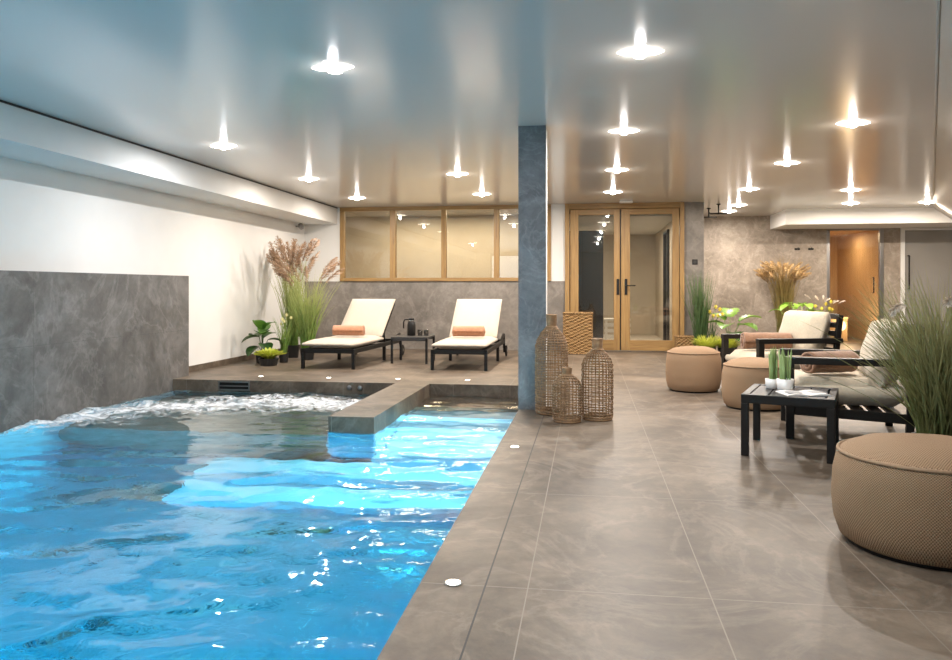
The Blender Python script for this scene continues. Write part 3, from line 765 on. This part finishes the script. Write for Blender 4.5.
def put(o, x, y, z, deg): o.location = (x, y, z); o.rotation_euler = (0, 0, radians(deg))
c1 = armchair(); put(c1, 1.617, 7.56, 0, 15); tag(c1, 'far black armchair with cream cushions, closer to the stone wall', 'armchair', 'black framed armchairs')
c2 = copy_tree(c1); put(c2, 1.40, 5.62, 0, -11); tag(c2, 'near black armchair with cream cushions, behind the slatted side table', 'armchair', 'black framed armchairs')
# rolled blankets, lying along the arm direction
b1 = rolled_towel(M['blanket'], .098, .48, name='rolled_blanket'); put(b1, 1.775, 8.03, .415, 4); b1.scale = (1, 1.05, 1.06)
tag(b1, 'rolled brown blanket on the far armchair', 'blanket', 'rolled brown blankets')
b2 = copy_tree(b1); put(b2, 1.735, 5.86, .415, 24); b2.scale = (.80, 1.08, 1.0); tag(b2, 'rolled brown blanket with spiral end on the near armchair', 'blanket', 'rolled brown blankets')

# near slatted side table
t = thing('side_table', 'black slatted side table with plants, nearest the camera', 'side table', (.950, 4.985, 0), radians(-19))
W_, D_, H_ = .535, .60, .385
bm = BM()
box(bm, 0, W_, 0, .045, H_-.055, H_); box(bm, 0, W_, D_-.045, D_, H_-.055, H_); box(bm, 0, .045, .045, D_-.045, H_-.055, H_); box(bm, W_-.045, W_, .045, D_-.045, H_-.055, H_)
link('table_frame', bm, M['black'], t, bevel=.004)
for k in range(4):
    bm = BM(); x = .05+.1085*k; box(bm, x, x+.10, .046, D_-.046, H_-.022, H_-.004); link('slat', bm, M['blackwood'], t, bevel=.002)
for x, y in ((0,0), (W_-.045,0), (0,D_-.045), (W_-.045,D_-.045)):
    bm = BM(); box(bm, x, x+.045, y, y+.045, 0, H_-.055); link('leg', bm, M['black'], t, bevel=.003)
# snake plants
def snake(x, y, lb, sc_, seed):
    random.seed(seed)
    t = thing('potted_snake_plant', lb, 'potted plant', (x, y, .382), 0, 'snake plants on the side table')
    bm = BM(); lathe(bm, [(.040*sc_,0),(.046*sc_,.004),(.050*sc_,.075*sc_),(.044*sc_,.075*sc_),(.042*sc_,.062*sc_),(0,.062*sc_)], 24); link('pot', bm, M['whitepot'], t, smooth=False)
    for p in t.children[0].data.polygons: p.use_smooth = True
    bm = BM()
    for k in range(16):
        a_ = random.uniform(0, 6.28); r = random.uniform(0, .032); h = random.uniform(.15, .235)
        blade(bm, (r*cos(a_), r*sin(a_), .06*sc_), a_, h, .015, random.uniform(.02, .16), 6, random.uniform(0, 3), thick=.35, taper=.25)
    link('leaves', bm, M['snake'], t, smooth=True)
def blade(bm, base, az, length, width, bend, n=7, face=None, thick=.0, taper=1., droop=0., wmid=.3, lean=0.):
    """grass blade: leans away in direction az; bend = curvature; V section"""
    b = Vector(base); d = Vector((cos(az), sin(az), 0)); up = Vector((0,0,1))
    sd = Vector((-sin(az if face is None else face), cos(az if face is None else face), 0))
    nrm = d
    prev = None; p = b.copy(); th = lean
    step = length/n
    for i in range(n+1):
        s_ = i/n
        w = width*(1-s_**(1.6 if taper >= 1 else 5))*(.55+.45*min(1, s_/wmid)) if i < n else width*.03
        dirv = up*cos(th) + d*sin(th)
        nn_ = (d*cos(th) - up*sin(th))
        row = (bm.verts.new(p - sd*w/2), bm.verts.new(p + nn_*(width*(.18+thick))*(1 if i < n else 0)), bm.verts.new(p + sd*w/2))
        if prev:
            bm.faces.new((prev[0], prev[1], row[1], row[0])); bm.faces.new((prev[1], prev[2], row[2], row[1]))
        prev = row
        p = p + dirv*step; th += bend/n*(1+droop*s_*2)
    return p
snake(1.215, 5.33, 'left white pot of upright snake plant on the slatted table', .85, 3)
snake(1.268, 5.20, 'right, larger white pot of snake plant on the slatted table', 1.05, 4)
t = thing('magazine', 'open white magazine lying on the slatted side table', 'magazine', (1.345, 5.06, .383), radians(8))
for s in (-1, 1):
    bm = BM(); nseg = 8; rows = []
    for i in range(nseg+1):
        u = i/nseg; x = s*u*.14; z = .004 + .012*sin(pi*u)*(.6+.4*u)
        rows.append([bm.verts.new((x, -.10, 0)), bm.verts.new((x, -.10, z)), bm.verts.new((x, .10, z)), bm.verts.new((x, .10, 0))])
    for a_, b_ in zip(rows, rows[1:]):
        for k in range(4): bm.faces.new((a_[k], a_[(k+1) % 4], b_[(k+1) % 4], b_[k]))
    bm.faces.new(rows[0]); bm.faces.new(rows[-1][::-1]); bmesh.ops.recalc_face_normals(bm, faces=bm.faces)
    link('page', bm, M['paper'], t)
bm = BM()
for k in range(7): box(bm, .02, .12, -.075+.018*k, -.069+.018*k, .0165, .017)
box(bm, -.12, -.03, -.07, .02, .0165, .017)
link('print', bm, M['ink'], t)

# ------------------------------------------------------------------ poufs
def pouf(R, H, mat, lb, x, y):
    t = thing('pouf', lb, 'pouf', (x, y, 0), 0, 'round woven poufs')
    prof = [(R*.86, .012), (R*.93, .03), (R*.985, .09), (R*1.01, H*.45), (R*.995, H*.75), (R*.955, H-.03), (R*.93, H-.018)]
    bm = BM(); lathe(bm, prof, 64, cap=False); link('side_cover', bm, mat, t, smooth=True)
    top_ = [(R*.93, H-.018), (R*.90, H-.004), (R*.75, H+.022), (R*.5, H+.040), (R*.25, H+.048), (0, H+.05)]
    bm = BM(); lathe(bm, top_, 64, cap=False)
    for v in bm.verts: v.co.z += .006*noise.noise(Vector((v.co.x*6+x, v.co.y*6+y, 0)))*(1-min(1, v.co.xy.length/R))*2
    tc_ = link('top_cover', bm, M['pouf_top'] if mat is M['pouf'] else mat, t, smooth=True)
    bm = BM(); tube(bm, [(R*.935*cos(2*pi*k/64), R*.935*sin(2*pi*k/64), H-.013) for k in range(64)], .008, 8, closed=True); link('piping', bm, M['piping'], tc_, smooth=True)
    bm = BM(); lathe(bm, [(R*.86, 0), (R*.88, .014)], 48); link('base', bm, M['black'], t)
pouf(.365, .385, M['pouf'], 'large coarse woven beige pouf in the right foreground', 1.385, 3.36)
pouf(.275, .405, M['pouf_far'], 'beige pouf standing alone nearest the glass doors', 1.075, 8.10)
pouf(.29, .385, M['pouf_far'], 'beige pouf between the side table and the far armchair', 1.47, 7.03)

# ------------------------------------------------------------------ rattan bottle vases
def bottle_vase(R, H, lb, x, y, nv=26, seed=1):
    t = thing('rattan_bottle_vase', lb, 'vase', (x, y, 0), 0, 'open weave rattan bottle vases')
    random.seed(seed)
    Hs = H*.80; Hn = H*.88; rn = R*.27
    def rad(z):
        if z < .03: return R*(.90+.10*z/.03)
        if z < Hs*.86: return R*(1+.02*sin(z/Hs*3))
        if z < Hn:
            u = (z-Hs*.86)/(Hn-Hs*.86); return rn + (R-rn)*(1-u**1.5)**.9 if u < 1 else rn
        return rn*(1+.12*((z-Hn)/(H-Hn)))
    zs_body = []
    z = .012
    while z < Hn: zs_body.append(z); z += .021
    bm = BM()
    for k in range(nv):
        a0 = 2*pi*k/nv
        pts = []
        m = 26
        for i in range(m+1):
            z = .004 + (Hn-.004)*i/m
            a_ = a0 + .02*noise.noise(Vector((k*3.1, z*9, seed))); r = max(rn, rad(min(z, Hn-.001))) + .003*(-1)**i
            pts.append((r*cos(a_), r*sin(a_), z))
        tube(bm, pts, .0034, 4)
    link('upright_canes', bm, M['rattan'], t, smooth=True)
    bm = BM()
    for j, z in enumerate(zs_body):
        r0 = rad(z); n = 40; zz = z + random.uniform(-.003, .003)
        pts = [((r0+.003*(-1)**i)*cos(2*pi*i/n), (r0+.003*(-1)**i)*sin(2*pi*i/n), zz + .004*noise.noise(Vector((i*.5, j*2., seed)))) for i in range(n)]
        tube(bm, pts, .0036, 4, closed=True)
    link('woven_hoops', bm, M['rattan'], t, smooth=True)
    bm = BM(); n = 24; z = Hn-.01
    while z < H:
        tube(bm, [((rad(z)+.003)*cos(2*pi*i/n), (rad(z)+.003)*sin(2*pi*i/n), z) for i in range(n)], .0055, 5, closed=True); z += .0095
    link('neck', bm, M['rattan'], t, smooth=True)
    bm = BM(); tube(bm, [(R*.93*cos(2*pi*i/40), R*.93*sin(2*pi*i/40), .010) for i in range(40)], .010, 6, closed=True)
    tube(bm, [(R*.98*cos(2*pi*i/40), R*.98*sin(2*pi*i/40), .027) for i in range(40)], .007, 6, closed=True); link('base_hoop', bm, M['rattan'], t, smooth=True)
bottle_vase(.132, .83, 'tallest rattan bottle vase, against the column', -.300, 6.44, 28, 1)
bottle_vase(.108, .425, 'smallest rattan bottle vase, in front of the other two', -.16, 6.05, 22, 2)
bottle_vase(.120, .645, 'medium rattan bottle vase on the right of the trio', .077, 6.19, 26, 3)

# baskets
def wicker_box(name, lb, x, y, sx, sy, h, cat='basket'):
    bm = BM(); rows = []; step = .026; nrow = int(h/step); n = 26
    per = []
    def sq(u, a, b):
        e = .12; ang = u*2*pi; c_, s_ = cos(ang), sin(ang)
        k = (abs(c_)**8+abs(s_)**8)**(-1/8); return a*c_*k, b*s_*k
    t = thing(name, lb, cat, (x, y, 0))
    n = 56
    for j in range(nrow+1):
        for half in (0, 1):
            z = min(h, j*step + half*step*.5); ring = []
            for i in range(n):
                ph = .010*(1 if (i//2 + j) % 2 else -1)*(1 if half else 0)
                px_, py_ = sq(i/n, sx/2+ph, sy/2+ph); ring.append(bm.verts.new((px_, py_, z)))
            rows.append(ring)
    for a_, b_ in zip(rows, rows[1:]):
        for i in range(n): bm.faces.new((a_[i], a_[(i+1) % n], b_[(i+1) % n], b_[i]))
    bm.faces.new(rows[0][::-1]); 
    link('woven_body', bm, M['wicker'], t, smooth=False)
    bm = BM(); 
    for zz, rr in ((h+.006, .012), (.014, .010)):
        bm = BM(); tube(bm, [(*sq(i/40, sx/2+.002, sy/2+.002), zz) for i in range(40)], rr, 6, closed=True); link('rim' if zz > .1 else 'base_band', bm, M['wicker'], t, smooth=True)
    pass
    bm = BM(); bm.faces.new([bm.verts.new((*sq(i/40, sx/2-.01, sy/2-.01), h-.015)) for i in range(40)])
    bmesh.ops.solidify(bm, geom=list(bm.faces), thickness=.015)
    link('lid', bm, M['wicker'], t)
    return t
wicker_box('wicker_basket', 'tall square woven basket in front of the left glass door', -.155, 12.40, .46, .40, .645)
wicker_box('wicker_basket', 'small woven basket at the right foot of the glass doors', 1.53, 12.58, .27, .27, .27)

# ------------------------------------------------------------------ plants
def pot(t, R=.10, H=.18, mat=None):
    bm = BM(); lathe(bm, [(R*.75,0),(R*.8,.005),(R,H),(R*.9,H),(R*.88,H-.02),(0,H-.02)], 28); link('pot', bm, mat or M['pot'], t)
    bm = BM(); lathe(bm, [(R*.86,H-.022),(R*.5,H-.012),(0,H-.008)], 20, cap=False); link('soil', bm, M['soil'], t, smooth=True)
def grass(name, lb, x, y, n, h, spread, w, mat, potR=.10, potH=.16, bend=.6, seed=1, plume=None, grp=None, az0=None, azs=pi, lean=.25, potmat=None, cat='plant'):
    """tuft of grass with optional feathery plumes; h = blade length"""
    random.seed(seed)
    t = thing(name, lb, cat, (x, y, 0), 0, grp); pot(t, potR, potH, potmat)
    bm = BM()
    for k in range(n):
        a_ = random.uniform(0, 2*pi) if az0 is None else random.gauss(az0, azs)
        r = potR*.8*sqrt(random.random()); ra = random.uniform(0, 2*pi)
        ln = h*random.uniform(.6, 1.05)
        blade(bm, (r*cos(ra), r*sin(ra), potH-.03), a_, ln, w*random.uniform(.7, 1.3), bend*random.uniform(.2, 1.3), 7, face=random.uniform(0, 6.28), lean=abs(random.gauss(0, lean)))
    link('foliage', bm, mat, t, smooth=True)
    if plume:
        np_, hp, sz, pm, ben = plume
        bs = BM(); bp_ = BM()
        for k in range(np_):
            a_ = random.uniform(0, 2*pi) if az0 is None else random.gauss(az0, azs*.7)
            hh = hp*random.uniform(.84, 1.06); ln_ = random.uniform(.02, spread)
            pts = []; p = Vector((random.uniform(-.4,.4)*potR, random.uniform(-.4,.4)*potR, potH-.02)); th = ln_; m = 9
            for i in range(m+1):
                pts.append(p.copy()); d = Vector((cos(a_)*sin(th), sin(a_)*sin(th), cos(th))); p = p + d*hh/m; th += ben*random.uniform(.6,1.1)/m*(1.8 if i > m*.6 else .5)
            tube(bs, pts, [.0028]*(m+1), 4)
            # feathery head: many short hairs along the end part
            m2 = 14; q = pts[-1]; th2 = th; hd = sz
            pl_ = []
            for i in range(m2+1):
                pl_.append((q.copy(), th2)); d = Vector((cos(a_)*sin(th2), sin(a_)*sin(th2), cos(th2))); q = q + d*hd/m2; th2 += ben*1.1/m2
            for i, (c_, tt) in enumerate(pl_):
                u = i/m2; ww = sz*.17*sin(pi*min(1, .12+u*.88))**.7
                for j in range(9):
                    ph = random.uniform(0, 2*pi); dirv = Vector((cos(a_)*sin(tt), sin(a_)*sin(tt), cos(tt)))
                    s1 = dirv.cross(Vector((.3, .2, .9))).normalized(); s2 = dirv.cross(s1)
                    o_ = s1*cos(ph) + s2*sin(ph)
                    e_ = c_ + o_*ww + dirv*ww*1.3 - Vector((0,0,1))*ww*.4
                    wv = dirv.cross(o_)*.0022*(1+sz)
                    v1, v2, v3 = bp_.verts.new(c_-wv), bp_.verts.new(c_+wv), bp_.verts.new(e_)
                    mid = (c_+e_)/2; v4 = bp_.verts.new(mid+wv*1.4); v5 = bp_.verts.new(mid-wv*1.4)
                    bp_.faces.new((v1, v2, v4, v5)); bp_.faces.new((v5, v4, v3))
        link('stems', bs, mat, t, smooth=True); link('plumes', bp_, pm, t, smooth=False)
    return t
def leafshape(bm, base, az, stem, Ln, Wd, tilt, rise, cut=0, nseg=10):
    """stalk plus a broad leaf with midrib fold"""
    b = Vector(base); d = Vector((cos(az), sin(az), 0)); s = Vector((-sin(az), cos(az), 0)); up = Vector((0,0,1))
    tip = b + d*stem*cos(rise) + up*stem*sin(rise)
    tube(bm, [b, b+(tip-b)*.5+up*.01, tip], .004, 5)
    th = tilt; p = tip; rows = []
    for i in range(nseg+1):
        u = i/nseg; w = Wd/2*sin(pi*min(.985, .06+u*.94))**.65*(1-.25*u)
        if cut and i % 2 == 1: w *= .72
        n_ = up*cos(th)-d*sin(th)
        rows.append([bm.verts.new(p - s*w + n_*w*.25), bm.verts.new(p - s*w*.5 + n_*w*.06), bm.verts.new(p), bm.verts.new(p + s*w*.5 + n_*w*.06), bm.verts.new(p + s*w + n_*w*.25)])
        p = p + (d*cos(th) + up*sin(th))*Ln/nseg; th -= .9/nseg
    for a_, c_ in zip(rows, rows[1:]):
        for k in range(4): bm.faces.new((a_[k], a_[k+1], c_[k+1], c_[k]))
def flowers(lb, x, y, h, pts, mat, leafmat=None, potR=.07, potH=.14, grass_n=30, seed=5, name='potted_flowers', gh=None, grp=None):
    random.seed(seed)
    t = thing(name, lb, 'flowers', (x, y, 0), 0, grp); pot(t, potR, potH)
    bm = BM()
    for k in range(grass_n):
        blade(bm, (random.uniform(-.5,.5)*potR, random.uniform(-.5,.5)*potR, potH-.03), random.uniform(0, 6.28), (gh or h*.7)*random.uniform(.5, 1), .012, random.uniform(.1, .6), 6, face=random.uniform(0, 6.28), lean=random.uniform(0, .25))
    for (dx_, dy_, z) in pts: tube(bm, [(0,0,potH-.03), (dx_*.3, dy_*.3, z*.6), (dx_, dy_, z)], .003, 4)
    link('foliage', bm, leafmat or M['grass_green'], t, smooth=True)
    for (dx_, dy_, z) in pts:
        bm = BM(); R = .036 if y < 11 else .048
        for ring in range(3):
            for k in range(9):
                a_ = 2*pi*k/9 + ring*.35; el = radians(10+32*ring); c_ = Vector((dx_, dy_, z))
                d = Vector((cos(a_)*cos(el), sin(a_)*cos(el), sin(el))); s_ = Vector((-sin(a_), cos(a_), 0))*R*.32
                e_ = c_ + d*R; mid = c_ + d*R*.55 + Vector((0,0,R*.12))
                vs_ = [bm.verts.new(q) for q in (c_, mid-s_, e_, mid+s_)]; bm.faces.new(vs_)
        bmesh.ops.create_uvsphere(bm, u_segments=8, v_segments=6, radius=R*.45, matrix=Matrix.Translation((dx_, dy_, z+.004)))
        link('blossom', bm, mat, t, smooth=False)
    return t
def rosette(lb, x, y, R, H, n, mat, potR, potH, seed, name='potted_succulent', z0=None):
    random.seed(seed); t = thing(name, lb, 'plant', (x, y, 0)); pot(t, potR, potH)
    bm = BM()
    for k in range(n):
        a_ = k*2.4; u = (k+.5)/n
        blade(bm, (.02*cos(a_), .02*sin(a_), potH-.02), a_, R*(.75+.35*u)*random.uniform(.9, 1.1), R*.26, .9, 6, thick=.1, taper=.5, lean=.1+.8*u)
    link('leaves', bm, mat, t, smooth=True); return t

# left group
grass('pampas_grass', 'tall pampas grass with brown plumes behind, nearest the left corner', -4.42, 11.05, 260, 1.40, .12, .012, M['grass_green'], .11, .19, .30, 11, (26, 1.26, .40, M['plume'], .32), lean=.07)
grass('pampas_grass', 'green pampas grass with tan plumes beside the left sun lounger', -4.07, 10.75, 300, 1.15, .16, .012, M['grass_green'], .11, .17, .5, 12, (18, 1.12, .36, M['plume'], .50), lean=.14)
random.seed(5)
t = thing('broadleaf_plant', 'dark glossy broad leaved plant against the left wall', 'plant', (-4.50, 10.15, 0)); pot(t, .10, .16)
bm = BM()
for az, st, ln, wd, tl, rs in ((-2.6, .28, .30, .24, .1, 1.3), (-1.2, .33, .26, .22, .5, 1.45), (.9, .26, .24, .2, .7, 1.4), (-.9, .20, .28, .19, -.1, 1.0), (.3, .24, .27, .18, .2, 1.1), (1.7, .34, .28, .18, .9, 1.4), (-1.6, .40, .30, .19, 1.0, 1.45), (-.2, .42, .26, .15, .8, 1.4), (2.7, .3, .24, .16, .4, 1.2), (-2.0, .15, .27, .2, -.2, .9)):
    leafshape(bm, (0, 0, .13), az, st*.85, ln*.85, wd*1.15, tl, min(1.5, rs+.1))
link('leaves', bm, M['bigleaf'], t, smooth=True)
rosette('lime green succulent in a black pot at the front of the left plants', -4.28, 9.86, .225, .2, 46, M['lime'], .14, .10, 8)
flowers('pale cream blossoms among the grasses beside the left sun lounger', -4.24, 10.28, .62, [(-.02,0,.60), (.05,-.02,.66), (.10,.02,.62), (-.05,.03,.53), (.02,-.04,.57)], M['cream_petal'], seed=6, grass_n=55, gh=.6)
# by the doors on the right
grass('tall_grass', 'tall dark green grass beside the right door frame', 1.77, 12.48, 210, 1.18, .1, .014, M['grass_dark'], .12, .20, .15, 21, None, lean=.11)
flowers('yellow blossoms at the foot of the tall dark grass', 1.93, 12.45, .72, [(-.03,0,.66), (.06,-.02,.74), (.13,.02,.70), (.02,-.03,.60), (.16,-.03,.62), (.10,.0,.60)], M['yellow'], M['grass_dark'], seed=16, grass_n=40, gh=.5)
t = thing('monstera_plant', 'monstera with bright cut leaves in front of the alcove wall', 'plant', (2.22, 12.50, 0)); pot(t, .12, .18)
bm = BM()
for az, st, ln, wd, tl, rs in ((.1, .36, .30, .28, .55, 1.2), (-.8, .32, .28, .24, .2, 1.1), (-2.0, .30, .28, .24, .3, 1.2), (3.0, .30, .26, .24, .4, 1.3), (1.4, .4, .28, .26, .8, 1.4), (-1.4, .22, .28, .24, .0, 1.0), (2.3, .36, .26, .22, .7, 1.3)):
    leafshape(bm, (0, 0, .15), az, st*1.12, ln*1.2, wd*1.35, tl, rs, cut=1, nseg=14)
link('leaves', bm, M['monstera'], t, smooth=True)
for k, (x, y, lb) in enumerate([(1.80, 12.1, 'lime green low shrub behind the first pouf'), (2.10, 12.15, 'lime green low shrub left of the far armchair')]):
    random.seed(30+k); t = thing('low_shrub', lb, 'plant', (x, y, 0), 0, 'lime green low shrubs'); pot(t, .13, .14)
    bm = BM()
    for j in range(330):
        a_ = random.uniform(0, 6.28); blade(bm, (.10*cos(a_)*random.random(), .10*sin(a_)*random.random(), .11), a_, random.uniform(.14, .27), .018, .6, 5, lean=random.uniform(0, .9))
    link('foliage', bm, M['lime'], t, smooth=True)
# alcove group
grass('feather_grass', 'tall brown feather grass against the alcove stone wall', 3.60, 14.9, 330, 1.50, .16, .013, M['grass_brown'], .14, .20, .22, 41, (60, 1.16, .27, M['plume_gold'], .55), lean=.09)
t = thing('broadleaf_plant', 'green leafy plant behind the back of the far armchair', 'plant', (3.66, 13.9, 0)); pot(t, .13, .2)
random.seed(9); bm = BM()
for j in range(16): leafshape(bm, (0, 0, .17), j*2.4, random.uniform(.4, .68), .20, .17, random.uniform(-.1, .6), random.uniform(.9, 1.45))
link('leaves', bm, M['monstera'], t, smooth=True)
flowers('yellow blossoms beside the leafy plant near the sauna door', 4.02, 13.95, .8, [(-.12,0,.72), (-.02,-.02,.68), (.06,.02,.76), (.13,-.02,.80), (.16,.02,.66), (.10,-.04,.68)], M['yellow'], M['grass_brown'], seed=26, grass_n=60, gh=.7)
grass('feather_grass', 'small wispy pale grass left of the sauna door', 4.15, 14.5, 60, .8, .3, .008, M['grass_brown'], .09, .16, .7, 43, (7, .72, .14, M['plume_pale'], .6), lean=.25)
# foreground grass on the right
grass('fountain_grass', 'large olive fountain grass behind the big pouf at the right edge', 2.02, 4.72, 800, 1.02, .22, .0105, M['grass_fg'], .17, .20, .75, 51, (5, .84, .18, M['plume_pale'], 1.0), lean=.25)

# ------------------------------------------------------------------ small fittings
for k, (x, y) in enumerate(((2.10, 13.85), (2.16, 13.2))):
    t = thing('ceiling_hook_rail', ('lower far' if k == 0 else 'nearer upper') + ' black T shaped hanging rail under the alcove ceiling', 'hanging rail', (x, y, CZ), 0, 'black hanging rails')
    bm = BM(); tube(bm, [(0,0,0), (0,0,-.16)], .012, 8); link('rod', bm, M['black'], t, smooth=True)
    bm = BM(); tube(bm, [(-.15,0,-.16), (.14,0,-.16)], .012, 8); tube(bm, [(-.15,0,-.16), (-.15,.0,-.13)], .009, 6); link('crossbar', bm, M['black'], t, smooth=True)
    bm = BM(); lathe(bm, [(.035,0),(.035,-.012),(.02,-.018)], 16); link('ceiling_plate', bm, M['black'], t)
bm = BM(); box(bm, -.105, .105, -.055, .055, -.035, 0)
o = link('emergency_light', bm, M['whitepot'], loc=(.61, 12.5, CZ), bevel=.01); tag(o, 'small white emergency light on the ceiling above the glass doors', 'light')
bm = BM(); box(bm, -.042, .042, -.012, 0, -.042, .042)
t = link('light_switch', bm, M['black'], loc=(1.731, BY0, 1.474), bevel=.003); tag(t, 'black square light switch on the stone wall right of the doors', 'switch')
bm = BM(); box(bm, -.028, .028, -.016, -.012, -.028, .028); link('rocker', bm, M['blackwood'], t)
for k, x in enumerate((4.0, 4.25)):
    t = thing('wall_hook', ('left' if k == 0 else 'right') + ' black robe hook on the alcove wall above the feather grass', 'hook', (x, 15.5, 1.80), 0, 'black robe hooks')
    bm = BM(); box(bm, -.05, .05, -.012, 0, -.018, .018); link('plate', bm, M['black'], t, bevel=.003)
    bm = BM(); tube(bm, [(0,-.01,0), (0,-.06,0), (0,-.07,.03)], .009, 6); link('peg', bm, M['black'], t, smooth=True)
t = thing('wall_speaker', 'small grey swivel spotlight under the soffit in the left corner', 'spotlight', (-4.92, 12.45, 2.10))
bm = BM(); tube(bm, [(0,0,0), (.07,0,0)], .012, 8); link('bracket', bm, M['steel'], t, smooth=True)
bm = BM(); lathe(bm, [(.03,-.05),(.042,-.045),(.046,.03),(.03,.045)], 18); bmesh.ops.rotate(bm, verts=bm.verts, matrix=Matrix.Rotation(radians(60), 3, 'X')); bmesh.ops.translate(bm, verts=bm.verts, vec=(.09,0,0)); link('head', bm, M['steel'], t, smooth=True)
t.name = 'swivel_spotlight'

# ------------------------------------------------------------------ camera, world, settings
cam = bpy.data.cameras.new('camera'); co = bpy.data.objects.new('camera', cam); COL.objects.link(co)
co.location = (0, 0, 1.05); co.rotation_euler = (radians(90), 0, math.asin(.1444))
cam.sensor_width = 36.; cam.sensor_fit = 'HORIZONTAL'; cam.lens = 765/952*36
cam.shift_y = -(330-288)/952
cam.clip_start = .05; cam.clip_end = 100
sc.camera = co
w = bpy.data.worlds.new('world'); sc.world = w; w.use_nodes = True
w.node_tree.nodes['Background'].inputs[0].default_value = (.7,.8,1,1); w.node_tree.nodes['Background'].inputs[1].default_value = .15
sc.view_settings.view_transform = 'Standard'; sc.view_settings.look = 'None'; sc.view_settings.exposure = .12; sc.view_settings.gamma = 1.
sc.cycles.use_denoising = True
sc.cycles.max_bounces = 10; sc.cycles.diffuse_bounces = 4; sc.cycles.glossy_bounces = 5; sc.cycles.transmission_bounces = 8; sc.cycles.transparent_max_bounces = 12
sc.cycles.sample_clamp_indirect = 4.; sc.cycles.sample_clamp_direct = 0.; sc.cycles.blur_glossy = .6
